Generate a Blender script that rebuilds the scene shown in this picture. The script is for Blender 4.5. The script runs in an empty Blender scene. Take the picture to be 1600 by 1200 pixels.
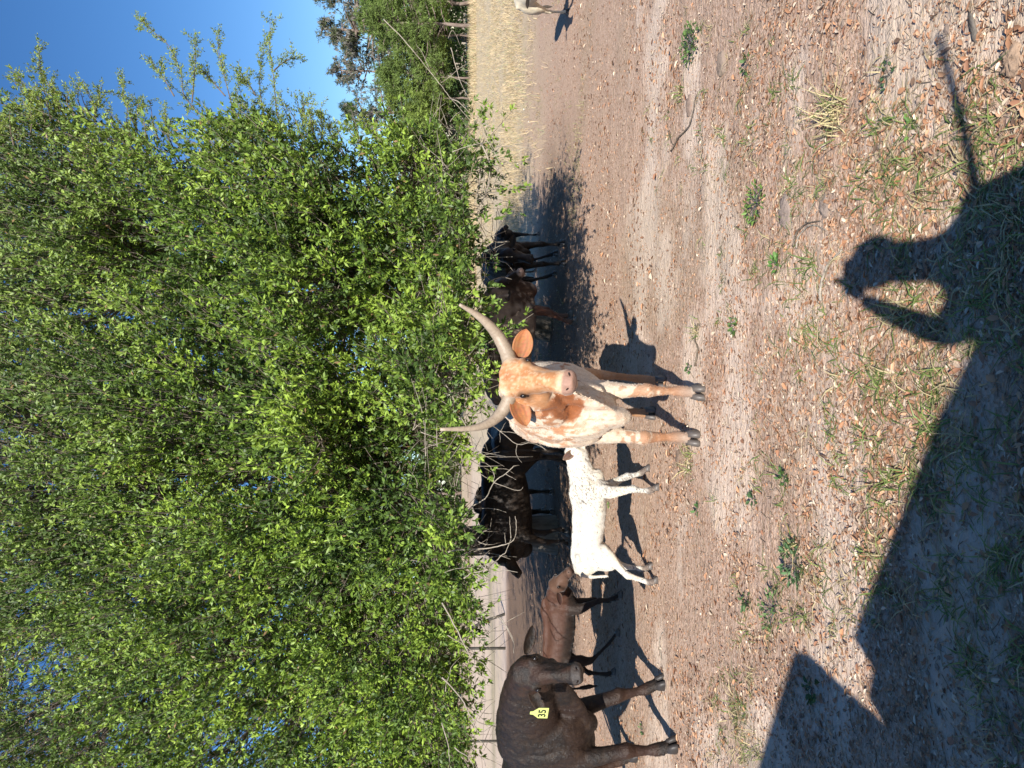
import bpy, bmesh, math, random
import numpy as np
from mathutils import Vector, Matrix

random.seed(7)
rng = np.random.default_rng(11)
C = bpy.context.scene.collection
SC = bpy.context.scene

# ------------------------------------------------------------------ camera
F, CH, PITCH = 1155.0, 1.6, math.radians(4.55)      # focal length in photo pixels, lens height, tilt below the horizon
cam_d = bpy.data.cameras.new('camera'); cam = bpy.data.objects.new('camera', cam_d); C.objects.link(cam)
cam_d.sensor_fit = 'HORIZONTAL'; cam_d.sensor_width = 36.0; cam_d.lens = 36.0 * F / 1600.0
cam_d.clip_start = 0.05; cam_d.clip_end = 3000
fw = Vector((0, math.cos(PITCH), -math.sin(PITCH)))
dn = Vector((0, -math.sin(PITCH), -math.cos(PITCH)))
R = Matrix((dn, Vector((1, 0, 0)), -fw)).transposed()     # the phone was held on its side: picture right is down, picture up is right
cam.matrix_world = Matrix.Translation((0, 0, CH)) @ R.to_4x4()
SC.camera = cam

# ------------------------------------------------------------------ light
SUN_EL, SUN_AZ = math.radians(28.78), math.radians(7.6)
SUN = Vector((-math.sin(SUN_AZ) * math.cos(SUN_EL), -math.cos(SUN_AZ) * math.cos(SUN_EL), math.sin(SUN_EL)))
world = bpy.data.worlds.new('World'); SC.world = world; world.use_nodes = True
wn = world.node_tree.nodes; wl = world.node_tree.links
bg = wn['Background']
sky = wn.new('ShaderNodeTexSky'); sky.sky_type = 'NISHITA'; sky.sun_disc = False
sky.sun_elevation = SUN_EL; sky.sun_rotation = math.radians(180) + SUN_AZ
sky.altitude = 300; sky.air_density = 1.0; sky.dust_density = 0.0; sky.ozone_density = 4.6
hs = wn.new('ShaderNodeHueSaturation'); hs.inputs['Saturation'].default_value = 1.17; hs.inputs['Hue'].default_value = .504; wl.new(sky.outputs[0], hs.inputs['Color'])
wl.new(hs.outputs[0], bg.inputs[0]); bg.inputs[1].default_value = 0.084
sun_d = bpy.data.lights.new('sun', 'SUN'); sun_d.energy = 4.9; sun_d.angle = math.radians(0.5); sun_d.color = (1.0, 0.95, 0.87)
sun = bpy.data.objects.new('sun', sun_d); C.objects.link(sun); sun.rotation_euler = SUN.to_track_quat('Z', 'Y').to_euler(); sun.location = SUN * 60
SC.view_settings.view_transform = 'Standard'; SC.view_settings.look = 'None'
SC.view_settings.exposure = 0.80; SC.view_settings.gamma = 1.0; SC.view_settings.use_curve_mapping = False
SC.cycles.max_bounces = 5; SC.cycles.diffuse_bounces = 3; SC.cycles.glossy_bounces = 2; SC.cycles.transparent_max_bounces = 4
SC.cycles.transmission_bounces = 3

# ------------------------------------------------------------------ helpers
def W(x, y, D):
    """point of the place seen at photo pixel (x, y) at forward distance D"""
    a = 600.0 - y; b = 800.0 - x
    r = (a, F * math.cos(PITCH) + b * math.sin(PITCH), b * math.cos(PITCH) - F * math.sin(PITCH))
    t = D / r[1]
    return Vector((r[0] * t, D, CH + r[2] * t))

def G(x, y):
    a = 600.0 - y; b = 800.0 - x
    r = (a, F * math.cos(PITCH) + b * math.sin(PITCH), b * math.cos(PITCH) - F * math.sin(PITCH))
    t = -CH / r[2]
    return Vector((r[0] * t, r[1] * t, 0))

def hash3(ix, iy, iz, seed):
    h = (ix.astype(np.int64) * 374761393 + iy.astype(np.int64) * 668265263 + iz.astype(np.int64) * 2147483647 + seed * 974711) & 0xffffffff
    h = ((h ^ (h >> 13)) * 1274126177) & 0xffffffff
    h = h ^ (h >> 16)
    return (h & 0xffffff) / float(0xffffff)

def vnoise(p, seed=0):
    p = np.asarray(p, float); i = np.floor(p).astype(np.int64); f = p - i; f = f * f * (3 - 2 * f)
    r = 0
    for dx in (0, 1):
        for dy in (0, 1):
            for dz in (0, 1):
                w = (f[:, 0] if dx else 1 - f[:, 0]) * (f[:, 1] if dy else 1 - f[:, 1]) * (f[:, 2] if dz else 1 - f[:, 2])
                r = r + w * hash3(i[:, 0] + dx, i[:, 1] + dy, i[:, 2] + dz, seed)
    return r

def fbm(p, seed=0, octv=4):
    p = np.asarray(p, float); a = .5; s = 0; t = 0
    for k in range(octv):
        s = s + a * vnoise(p * 2 ** k + 13.7 * k, seed + k); t += a; a *= .5
    return s / t

def smooth(a, b, x):
    t = np.clip((x - a) / (np.asarray(b, float) - a), 0, 1); return t * t * (3 - 2 * t)

def tag(o, label=None, cat=None, group=None, kind=None):
    if label: o['label'] = label
    if cat: o['category'] = cat
    if group: o['group'] = group
    if kind: o['kind'] = kind
    return o

def link(name, me, mat=None, parent=None):
    o = bpy.data.objects.new(name, me); C.objects.link(o)
    if mat is not None:
        if isinstance(mat, (list, tuple)):
            for m in mat: me.materials.append(m)
        else: me.materials.append(mat)
    if parent is not None: o.parent = parent
    return o

def empty(name, loc=(0, 0, 0), rz=0.0):
    o = bpy.data.objects.new(name, None); C.objects.link(o)
    o.location = loc; o.rotation_euler = (0, 0, rz); o.empty_display_size = .1
    return o

def np_mesh(name, verts, faces, smooth_=True, cols=None, cname='col'):
    """verts (N,3), faces (M,k) arrays -> mesh; cols (N,3) linear colour per vertex"""
    verts = np.asarray(verts, np.float32); faces = np.asarray(faces, np.int32)
    me = bpy.data.meshes.new(name)
    me.vertices.add(len(verts)); me.vertices.foreach_set('co', verts.ravel())
    k = faces.shape[1]
    me.loops.add(faces.size); me.loops.foreach_set('vertex_index', faces.ravel())
    me.polygons.add(len(faces)); me.polygons.foreach_set('loop_start', np.arange(0, faces.size, k, dtype=np.int32))
    me.polygons.foreach_set('loop_total', np.full(len(faces), k, np.int32))
    me.polygons.foreach_set('use_smooth', np.full(len(faces), smooth_, bool))
    me.update(calc_edges=True)
    if cols is not None: set_cols(me, cols, cname)
    return me

def set_cols(me, cols, cname='col'):
    a = me.color_attributes.new(cname, 'FLOAT_COLOR', 'POINT')
    c = np.ones((len(me.vertices), 4), np.float32); c[:, :3] = cols
    a.data.foreach_set('color', c.ravel())

def get_co(me):
    a = np.empty(len(me.vertices) * 3, np.float32); me.vertices.foreach_get('co', a); return a.reshape(-1, 3)

class MB:
    """collects lofts, tubes and boxes into one mesh"""
    def __init__(s): s.v = []; s.f = []
    def loft(s, rings, n=20, cap=True):
        # ring: (centre, axis a, axis b, exponent)
        base = len(s.v)
        for c, a, b, e in rings:
            c = Vector(c); a = Vector(a); b = Vector(b)
            for k in range(n):
                t = 2 * math.pi * k / n; ct, st = math.cos(t), math.sin(t)
                x = math.copysign(abs(ct) ** (2 / e), ct); y = math.copysign(abs(st) ** (2 / e), st)
                s.v.append(c + a * x + b * y)
        for i in range(len(rings) - 1):
            for k in range(n):
                k2 = (k + 1) % n
                s.f.append((base + i * n + k, base + i * n + k2, base + (i + 1) * n + k2, base + (i + 1) * n + k))
        if cap:
            s.f.append(tuple(base + k for k in range(n))[::-1])
            s.f.append(tuple(base + (len(rings) - 1) * n + k for k in range(n)))
    def tube(s, pts, rad, n=10, ref=None):
        pts = [Vector(p) for p in pts]
        if not isinstance(rad, (list, tuple)): rad = [rad] * len(pts)
        rings = []; prev = None
        for i, p in enumerate(pts):
            t = (pts[min(i + 1, len(pts) - 1)] - pts[max(i - 1, 0)])
            t = t.normalized() if t.length > 1e-9 else Vector((0, 0, 1))
            if prev is None:
                r = Vector(ref) if ref else (Vector((0, 0, 1)) if abs(t.z) < .9 else Vector((1, 0, 0)))
                a = (r - t * r.dot(t)).normalized()
            else: a = (prev - t * prev.dot(t)).normalized()
            prev = a; b = t.cross(a)
            r = rad[i]; rr = r if isinstance(r, (tuple, list)) else (r, r)
            rings.append((p, a * rr[0], b * rr[1], 2))
        s.loft(rings, n)
    def ell(s, c, ax, ay, az, n=16, m=8):
        rings = []
        c = Vector(c); ax, ay, az = Vector(ax), Vector(ay), Vector(az)
        for i in range(m + 1):
            t = math.pi * (i + .35) / (m + .7)
            rings.append((c - az * math.cos(t), ax * math.sin(t), ay * math.sin(t), 2))
        s.loft(rings, n)
    def box(s, c, hx, hy, hz, M=None):
        c = Vector(c); b = len(s.v)
        for dx in (-1, 1):
            for dy in (-1, 1):
                for dz in (-1, 1):
                    p = Vector((dx * hx, dy * hy, dz * hz))
                    if M is not None: p = M @ p
                    s.v.append(c + p)
        for f in ((0, 1, 3, 2), (4, 6, 7, 5), (0, 4, 5, 1), (2, 3, 7, 6), (0, 2, 6, 4), (1, 5, 7, 3)): s.f.append(tuple(b + k for k in f))
    def mesh(s, name, sm=True):
        me = bpy.data.meshes.new(name); me.from_pydata([tuple(v) for v in s.v], [], s.f)
        bm = bmesh.new(); bm.from_mesh(me); bmesh.ops.recalc_face_normals(bm, faces=bm.faces); bm.to_mesh(me); bm.free()
        me.polygons.foreach_set('use_smooth', [sm] * len(me.polygons)); me.update()
        return me
    def build(s, name, mat, parent=None, sm=True): return link(name, s.mesh(name, sm), mat, parent)

def catmull(pts, k=6):
    pts = [Vector(p) for p in pts]; out = []
    P = [pts[0] * 2 - pts[1]] + pts + [pts[-1] * 2 - pts[-2]]
    for i in range(1, len(P) - 2):
        for j in range(k):
            t = j / k; a, b, c, d = P[i - 1], P[i], P[i + 1], P[i + 2]
            out.append(.5 * ((2 * b) + (c - a) * t + (2 * a - 5 * b + 4 * c - d) * t * t + (3 * b - a - 3 * c + d) * t ** 3))
    out.append(pts[-1]); return out

def bevel(o, w, seg=2):
    m = o.modifiers.new('bevel', 'BEVEL'); m.width = w; m.segments = seg; m.limit_method = 'ANGLE'

# ------------------------------------------------------------------ materials
class NT:
    def __init__(s, name):
        s.m = bpy.data.materials.new(name); s.m.use_nodes = True; s.t = s.m.node_tree; s.t.nodes.clear()
        s.out = s.n('ShaderNodeOutputMaterial')
    def n(s, t, **k):
        x = s.t.nodes.new(t)
        for a, b in k.items(): setattr(x, a, b)
        return x
    def l(s, a, b): s.t.links.new(a, b)
    def pos(s, scale=(1, 1, 1)):
        tc = s.n('ShaderNodeTexCoord'); mp = s.n('ShaderNodeMapping'); mp.inputs['Scale'].default_value = scale
        s.l(tc.outputs['Object'], mp.inputs['Vector']); return mp.outputs[0]
    def noise(s, vec, scale, detail=4, rough=.6):
        x = s.n('ShaderNodeTexNoise'); x.inputs['Scale'].default_value = scale; x.inputs['Detail'].default_value = detail
        x.inputs['Roughness'].default_value = rough; s.l(vec, x.inputs['Vector']); return x.outputs['Fac']
    def ramp(s, fac, stops, interp='LINEAR'):
        r = s.n('ShaderNodeValToRGB'); r.color_ramp.interpolation = interp; e = r.color_ramp.elements
        while len(e) < len(stops): e.new(.5)
        for i, (p, c) in enumerate(stops):
            e[i].position = p; e[i].color = (c, c, c, 1) if isinstance(c, (int, float)) else (*c, 1)
        s.l(fac, r.inputs[0]); return r.outputs[0]
    def mix(s, fac, a, b, mode='MIX'):
        x = s.n('ShaderNodeMix', data_type='RGBA', blend_type=mode)
        for sock, v in ((x.inputs[0], fac), (x.inputs[6], a), (x.inputs[7], b)):
            if hasattr(v, 'is_output'): s.l(v, sock)
            elif isinstance(v, (int, float)): sock.default_value = v
            else: sock.default_value = (*v, 1)
        return x.outputs[2]
    def math(s, op, a, b=None, clamp=False):
        x = s.n('ShaderNodeMath', operation=op); x.use_clamp = clamp
        for sock, v in ((x.inputs[0], a), (x.inputs[1], b)):
            if v is None: continue
            if hasattr(v, 'is_output'): s.l(v, sock)
            else: sock.default_value = v
        return x.outputs[0]
    def attr(s, name):
        a = s.n('ShaderNodeAttribute'); a.attribute_name = name; return a.outputs['Color']
    def bsdf(s, col, rough=.7, spec=.3, sheen=0, trans=0, metal=0):
        p = s.n('ShaderNodeBsdfPrincipled')
        for k, v in (('Base Color', col), ('Roughness', rough), ('Specular IOR Level', spec), ('Sheen Weight', sheen), ('Metallic', metal)):
            if hasattr(v, 'is_output'): s.l(v, p.inputs[k])
            elif isinstance(v, (int, float)): p.inputs[k].default_value = v
            else: p.inputs[k].default_value = (*v, 1)
        s.p = p
        if trans:
            t = s.n('ShaderNodeBsdfTranslucent')
            if hasattr(col, 'is_output'): s.l(col, t.inputs[0])
            else: t.inputs[0].default_value = (*col, 1)
            mx = s.n('ShaderNodeMixShader'); mx.inputs[0].default_value = trans
            s.l(p.outputs[0], mx.inputs[1]); s.l(t.outputs[0], mx.inputs[2]); s.l(mx.outputs[0], s.out.inputs[0])
        else: s.l(p.outputs[0], s.out.inputs[0])
        return p
    def bump(s, h, strength=.5, dist=.01):
        b = s.n('ShaderNodeBump'); b.inputs['Strength'].default_value = strength; b.inputs['Distance'].default_value = dist
        s.l(h, b.inputs['Height']); s.l(b.outputs[0], s.p.inputs['Normal'])

def simple(name, col, rough=.6, spec=.4, var=.25, scale=12, bump=0, metal=0, trans=0):
    t = NT(name); v = t.pos(); nz = t.noise(v, scale, 5)
    c = t.mix(nz, tuple(k * (1 - var) for k in col), tuple(min(1, k * (1 + var)) for k in col))
    t.bsdf(c, rough, spec, metal=metal, trans=trans)
    if bump: t.bump(nz, bump, .01)
    return t.m

def leaf_mat(name, rough=.42, spec=.5, trans=.22):
    t = NT(name); c = t.attr('col'); t.bsdf(c, rough, spec, trans=trans); return t.m
M_LEAF = leaf_mat('oak_leaf', .50, .42, .22)
M_NEEDLE = leaf_mat('pine_needles', .6, .25, .15)
M_GRASS = leaf_mat('grass_blade', .5, .35, .25)
M_LITTER = leaf_mat('dead_leaf', .6, .3, .08)
M_STRAW = leaf_mat('dry_straw', .7, .2, .15)

def bark_mat(name, a, b, sc=9):
    t = NT(name); v = t.pos((1, 1, .25)); n1 = t.noise(v, sc, 6, .65); n2 = t.noise(t.pos(), sc * 5, 4)
    c = t.mix(t.ramp(n1, [(.35, 0.0), (.65, 1.0)]), a, b); c = t.mix(t.math('MULTIPLY', n2, .5), c, tuple(k * .5 for k in a))
    t.bsdf(c, .9, .15); t.bump(n1, .8, .03); return t.m
M_BARK = bark_mat('oak_bark', (.09, .075, .06), (.24, .21, .18))
M_TWIG = bark_mat('twig_bark', (.28, .24, .19), (.50, .44, .36), 30)
M_TWIGD = bark_mat('brown_twig_bark', (.12, .095, .07), (.26, .21, .16), 30)
M_TWIGM = bark_mat('shoot_bark', (.19, .155, .12), (.40, .34, .27), 30)
M_PINEB = bark_mat('pine_bark', (.16, .12, .10), (.36, .29, .25), 4)

# coat: colour attribute + fine hair grain
def coat_mat(name, rough=.6, spec=.25, sheen=.15, hair=.25, bump=.35, wrinkle=0):
    t = NT(name); c = t.attr('col')
    h1 = t.noise(t.pos((1, 1, .35)), 85, 5, .75)
    h2 = t.noise(t.pos(), 22, 4, .6)
    c2 = t.mix(t.math('MULTIPLY', t.math('SUBTRACT', 1.0, t.ramp(h1, [(.35, 0.0), (.7, 1.0)])), hair), c, (.02, .013, .008))
    c2 = t.mix(t.math('MULTIPLY', t.ramp(h2, [(.3, 1.0), (.6, 0.0)]), hair * .6), c2, (.10, .06, .035))
    t.bsdf(c2, rough, spec, sheen)
    t.p.inputs['Sheen Roughness'].default_value = .4
    hh = t.math('ADD', t.math('MULTIPLY', h1, .35), t.math('MULTIPLY', h2, .8 + wrinkle))
    t.bump(hh, bump, .012); return t.m
M_COAT = coat_mat('short_coat')
M_COAT_DARK = coat_mat('sleek_dark_coat', .55, .28, .0, .35, .85, .5)
M_COAT_WOOLLY = coat_mat('calf_coat', .75, .15, .2, .10, .3, .2)

M_HAIR = leaf_mat('coat_hair', .65, .2, .1); M_HAIR_DARK = leaf_mat('dark_coat_hair', .5, .3, .0)
def horn_mat():
    t = NT('horn'); c = t.attr('col'); n = t.noise(t.pos(), 60, 5, .7); n2 = t.noise(t.pos((1, 1, 1)), 14, 4)
    c = t.mix(t.math('MULTIPLY', t.ramp(n, [(.45, 0.0), (.7, 1.0)]), .45), c, (.16, .11, .07)); c = t.mix(t.math('MULTIPLY', n2, .35), c, (.13, .09, .06))
    t.bsdf(c, .5, .4); t.bump(n, .35, .006); return t.m
M_HORN = horn_mat()
M_HOOF = simple('hoof', (.10, .085, .075), .45, .45, .4, 25, .3)
M_HOOFD = simple('dark_hoof', (.035, .03, .028), .5, .4, .4, 25, .4)
M_EYE = simple('eye', (.012, .008, .006), .2, .5, .1)
M_NOSTRIL = simple('nostril_skin', (.02, .012, .01), .5, .3, .2)

# ------------------------------------------------------------------ ground
def zones(x, y):
    """returns dry, green, dark, sand in 0..1"""
    n = len(x); z0 = np.zeros(n)
    P = np.stack([x, y, z0], 1)
    n1 = fbm(P * .22, 3); n2 = fbm(P * .9, 5); n3 = fbm(np.stack([x * 1.5, y * 2.7, z0], 1), 9)
    n4 = fbm(np.stack([x * .8, y * 1.6, z0], 1), 19)
    edge = 13.4 + 2.5 * (n1 - .5) + 6 * (n2 - .5) + np.where(x < 1.5, (1.5 - x) * 2.0, 0)
    dry = smooth(-2.5, 7, y - edge) * smooth(-9, -1, x) 
    dry = np.maximum(dry, smooth(50, 58, y) * .9); dry = np.maximum(dry, smooth(22, 26, y) * smooth(2, -4, x) * (.25 + .35 * smooth(.4, .6, n2)))
    green = .25 * smooth(.56, .70, n2) * smooth(14, 8, y) + smooth(2.5, 0, np.abs(y - 33 - 2 * (n1 - .5) - .3 * x)) * smooth(-2, -7, x) * 1.0
    green = np.maximum(green, smooth(4.2, 2.2, np.hypot(x, y)) * smooth(.48, .66, n4) * .2 * smooth(-.9, -.2, x))
    dark = smooth(4.5, 1.5, x - .15 * y + 1) * smooth(7.6, 10.5, y + (n1 - .5) * 2) * smooth(np.where(x < 1.5, 24, 15), np.where(x < 1.5, 20, 12), y) * (.6 + .6 * (n3 - .5) + .25 * smooth(9, 12, y))  # dark litter zone under the oaks, also paints in their shade
    sand = smooth(.44, .66, n3 * .5 + n4 * .5) * smooth(8, 5, y) * .95
    sand = np.maximum(sand, smooth(1, -4, x) * smooth(21, 24, y) * smooth(48, 40, y))
    # pale sandy patches at the lower left of the view, tracks across the middle
    sand = np.maximum(sand, np.exp(-((x + .9) ** 2 / .6 + (y - 2.9) ** 2 / .7)) * smooth(.35, .6, n3) * 1.1)
    sand = np.maximum(sand, np.exp(-((y - 3.6) ** 2 / .5)) * smooth(.40, .62, n3) * smooth(1.5, 0, x))
    return [np.clip(k, 0, 1) for k in (dry, green, dark, sand)]

def ground_h(x, y):
    P = np.stack([x, y, np.zeros_like(x)], 1); r = np.hypot(x, y)
    near = smooth(22, 9, r)
    h = .035 * (fbm(P * .6, 21, 3) - .5) * near
    h += near * .030 * (fbm(np.stack([x * 2.2, y * 5.0, P[:, 2]], 1), 23, 4) - .5)
    h += near * .016 * (fbm(P * 9, 29, 3) - .5)
    h += near * .010 * (fbm(np.stack([x * 14, y * 26, P[:, 2]], 1), 31, 2) - .5)
    # low rise far behind the oaks
    h += .75 * smooth(26, 58, y) * smooth(3, -6, x) + .35 * smooth(20, 60, y) * (fbm(P * .06, 41, 2) - .5)
    h -= .9 * smooth(0, 1, 0 * x)
    return h
def gz(x, y):
    return float(ground_h(np.array([x]), np.array([y]))[0])

def build_ground():
    th = np.concatenate([np.linspace(-math.pi, math.radians(-50), 60, endpoint=False), np.linspace(math.radians(-50), math.radians(50), 400, endpoint=False), np.linspace(math.radians(50), math.pi, 60, endpoint=False)])
    r = [.25]
    while r[-1] < 900: r.append(r[-1] * (1.05 if r[-1] < 1.5 or r[-1] > 60 else (1.0165 if r[-1] < 14 else 1.03)))
    r = np.array(r)
    T, RR = np.meshgrid(th, r); x = (RR * np.sin(T)).ravel(); y = (RR * np.cos(T)).ravel()
    h = ground_h(x, y)
    nt, nr = len(th), len(r)
    i = np.arange(nr - 1)[:, None] * nt; j = np.arange(nt)[None, :]; j2 = (j + 1) % nt
    f = np.stack([i + j, i + j2, i + nt + j2, i + nt + j], -1).reshape(-1, 4)[:, ::-1]
    v = np.stack([x, y, h], 1)
    # centre
    v = np.vstack([v, [[0, 0, float(h[:nt].mean())]]]); c = len(v) - 1
    fc = np.array([(c, c, (k + 1) % nt, k) for k in range(nt)])
    me = np_mesh('ground', v, f)
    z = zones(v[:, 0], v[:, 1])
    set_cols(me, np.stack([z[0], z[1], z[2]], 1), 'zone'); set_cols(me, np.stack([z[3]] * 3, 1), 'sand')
    # close the small centre hole
    bm = bmesh.new(); bm.from_mesh(me); bm.verts.ensure_lookup_table(); bm.faces.new([bm.verts[k] for k in range(nt)]); 
    bm.to_mesh(me); bm.free()
    t = NT('sandy_ground')
    zc = t.n('ShaderNodeSeparateColor'); t.l(t.attr('zone'), zc.inputs[0]); dry, green, dark = zc.outputs[0], zc.outputs[1], zc.outputs[2]
    sa = t.n('ShaderNodeSeparateColor'); t.l(t.attr('sand'), sa.inputs[0]); sand = sa.outputs[0]
    streak = t.noise(t.pos((1.7, 3.4, 1)), 6, 6, .7); fine = t.noise(t.pos(), 55, 5, .75); mid = t.noise(t.pos((1, 2.2, 1)), 14, 5, .65)
    sandc = t.mix(fine, (.53, .40, .31), (.78, .625, .50))
    soil = t.mix(t.ramp(fine, [(.3, 0.0), (.75, 1.0)]), (.37, .25, .18), (.71, .51, .39))
    # flecks: bits of leaf in the soil
    vo = t.n('ShaderNodeTexVoronoi'); vo.inputs['Scale'].default_value = 75; t.l(t.pos((1, 1.5, 1)), vo.inputs['Vector'])
    sep = t.n('ShaderNodeSeparateColor'); t.l(vo.outputs['Color'], sep.inputs[0])
    fleck = t.ramp(sep.outputs[0], [(0.0, (.17, .085, .045)), (.3, (.30, .16, .09)), (.55, (.38, .25, .16)), (.8, (.27, .19, .14)), (1.0, (.50, .40, .31))])
    fm = t.math('MULTIPLY', t.ramp(sep.outputs[1], [(.50, 0.0), (.56, 1.0)]), t.ramp(mid, [(.38, .15), (.6, .9)]))
    soil = t.mix(fm, soil, fleck)
    sm = t.math('MULTIPLY', t.ramp(t.math('ADD', t.math('MULTIPLY', sand, .62), t.math('MULTIPLY', streak, .62)), [(.42, 0.0), (.68, 1.0)]), .92)
    c = t.mix(sm, soil, sandc)
    darkc = t.mix(fine, (.045, .028, .018), (.19, .125, .08))  # litter colour deepened so the oaks' shade is part of it
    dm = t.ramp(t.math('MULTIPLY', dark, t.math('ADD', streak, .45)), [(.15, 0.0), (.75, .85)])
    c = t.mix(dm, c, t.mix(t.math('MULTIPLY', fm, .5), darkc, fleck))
    dryc = t.mix(t.noise(t.pos((1, 2, 1)), 5, 6, .7), (.42, .33, .21), (.66, .54, .37))
    c = t.mix(t.math('MULTIPLY', dry, t.ramp(streak, [(.25, .7), (.5, 1.0)])), c, dryc)
    c = t.mix(t.math('MULTIPLY', green, t.ramp(mid, [(.35, .2), (.6, .75)])), c, (.22, .20, .10))
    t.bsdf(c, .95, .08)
    hh = t.math('ADD', t.math('MULTIPLY', streak, 1.0), t.math('ADD', t.math('MULTIPLY', fine, .35), t.math('MULTIPLY', mid, .8)))
    t.bump(hh, .8, .022)
    return link('ground', me, t.m)
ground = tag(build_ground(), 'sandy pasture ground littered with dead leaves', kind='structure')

# ------------------------------------------------------------------ leaf batches
def leaf_batch(p, d, nrm, L, Wd, col, fold=.25, six=True, bend=0.0):
    """vectorised leaves: base p, direction d, face normal nrm; returns verts, quads, colours"""
    d = d / np.linalg.norm(d, axis=1, keepdims=True)
    s = np.cross(d, nrm); s /= (np.linalg.norm(s, axis=1, keepdims=True) + 1e-9); n = np.cross(s, d)
    L = L[:, None]; Wd = Wd[:, None]
    if six:
        pts = [p, p + d * L * .32 + s * Wd * .48 + n * Wd * fold, p + d * L * .72 + s * Wd * .40 + n * (Wd * fold - bend * L * .4), p + d * L - n * bend * L,
               p + d * L * .72 - s * Wd * .40 + n * (Wd * fold - bend * L * .4), p + d * L * .32 - s * Wd * .48 + n * Wd * fold]
        V = np.stack(pts, 1).reshape(-1, 3); k = 6
        b = np.arange(len(p))[:, None] * 6
        Fq = np.concatenate([b + np.array([0, 1, 2, 3]), b + np.array([0, 3, 4, 5])], 1).reshape(-1, 4)
    else:
        pts = [p, p + d * L * .5 + s * Wd * .5 + n * Wd * fold, p + d * L, p + d * L * .5 - s * Wd * .5 + n * Wd * fold]
        V = np.stack(pts, 1).reshape(-1, 3); k = 4
        b = np.arange(len(p))[:, None] * 4; Fq = (b + np.array([0, 1, 2, 3])).reshape(-1, 4)
    return V, Fq, np.repeat(col, k, 0)

def rand_unit(n):
    v = rng.normal(size=(n, 3)); return v / np.linalg.norm(v, axis=1, keepdims=True)

def tubes_np(polys, rads, sides=3):
    """polys: (N,K,3) polylines, rads (N,K)"""
    polys = np.asarray(polys, float); N, K, _ = polys.shape
    t = np.gradient(polys, axis=1); t /= (np.linalg.norm(t, axis=2, keepdims=True) + 1e-9)
    ref = np.zeros_like(t); ref[..., 0] = .31; ref[..., 1] = .87; ref[..., 2] = .38
    a = np.cross(t, ref); a /= (np.linalg.norm(a, axis=2, keepdims=True) + 1e-9); b = np.cross(t, a)
    ang = np.arange(sides) * 2 * math.pi / sides
    V = polys[:, :, None, :] + (a[:, :, None, :] * np.cos(ang)[None, None, :, None] + b[:, :, None, :] * np.sin(ang)[None, None, :, None]) * rads[:, :, None, None]
    V = V.reshape(-1, 3)
    n = np.arange(N)[:, None, None] * K * sides; k = np.arange(K - 1)[None, :, None] * sides; s = np.arange(sides)[None, None, :]; s2 = (s + 1) % sides
    Fq = np.stack([n + k + s, n + k + s2, n + k + sides + s2, n + k + sides + s], -1).reshape(-1, 4)
    return V, Fq

# ------------------------------------------------------------------ the oaks
# outline of the leafy mass as seen in the photo: for a height (x) the right-hand limit (y), and for each y how low it hangs
RB_X = np.array([-400, -50, 0, 30, 50, 80, 130, 170, 200, 240, 270, 290, 310, 330, 360, 400, 440, 480, 500, 540, 600, 640, 680, 720, 770, 800])
RB_Y = np.array([330, 200, 210, 195, 175, 160, 158, 190, 205, 195, 215, 250, 270, 232, 200, 186, 186, 198, 212, 220, 218, 204, 204, 210, 245, 305])
LB_Y = np.array([150, 180, 220, 260, 300, 340, 400, 460, 500, 560, 600, 640, 700, 760, 800, 840, 880, 920, 980, 1020, 1100, 1200, 1500])
LB_X = np.array([640, 705, 755, 768, 772, 750, 744, 742, 742, 756, 738, 730, 730, 702, 716, 728, 724, 740, 734, 736, 728, 738, 720])

def crown_depth(x, y):
    u = 1200 - y
    return 6.15 + 2.4 * np.clip((700 - x) / 700, 0, 2) ** 1.3 + 1.6 * (np.clip(u - 500, 0, 900) / 600) ** 2 + .9 * (np.clip(350 - u, 0, 900) / 600) ** 2 + .95 * np.clip((400 - u) / 150, 0, 1)

def Wn(x, y, D):
    a = 600.0 - y; b = 800.0 - x
    ry = F * math.cos(PITCH) + b * math.sin(PITCH); rz = b * math.cos(PITCH) - F * math.sin(PITCH)
    t = D / ry; return np.stack([a * t, D, CH + rz * t], 1)

def sample_crown(n, x0, x1, y0, y1, deep):
    x = rng.uniform(x0, x1, n * 3); y = rng.uniform(y0, y1, n * 3)
    rb = np.interp(x, RB_X, RB_Y); lb = np.interp(y, LB_Y, LB_X)
    # clumps: the leafy mass swells and thins in boughs
    cl = fbm(np.stack([x / 95, y / 95, 0 * x], 1), 71, 3)
    keep = (y > rb + 10) & (x < lb - 8) & (rng.random(len(x)) < smooth(.32, .46, cl) * .65 + .40)
    x, y, cl = x[keep][:n], y[keep][:n], cl[keep][:n]
    D0 = crown_depth(x, y) - 1.3 * (fbm(np.stack([x / 120, y / 120, 0 * x], 1), 77, 3) - .5) * 2
    off = rng.exponential(deep, len(x))
    # round the right-hand edge away from the viewer
    D = D0 + np.clip(off, 0, 4.2)
    return Wn(x, y, D), x, y, off

TRUNKS = [Vector((-2.35, 11.4, 0)), Vector((1.0, 12.2, 0))]

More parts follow.
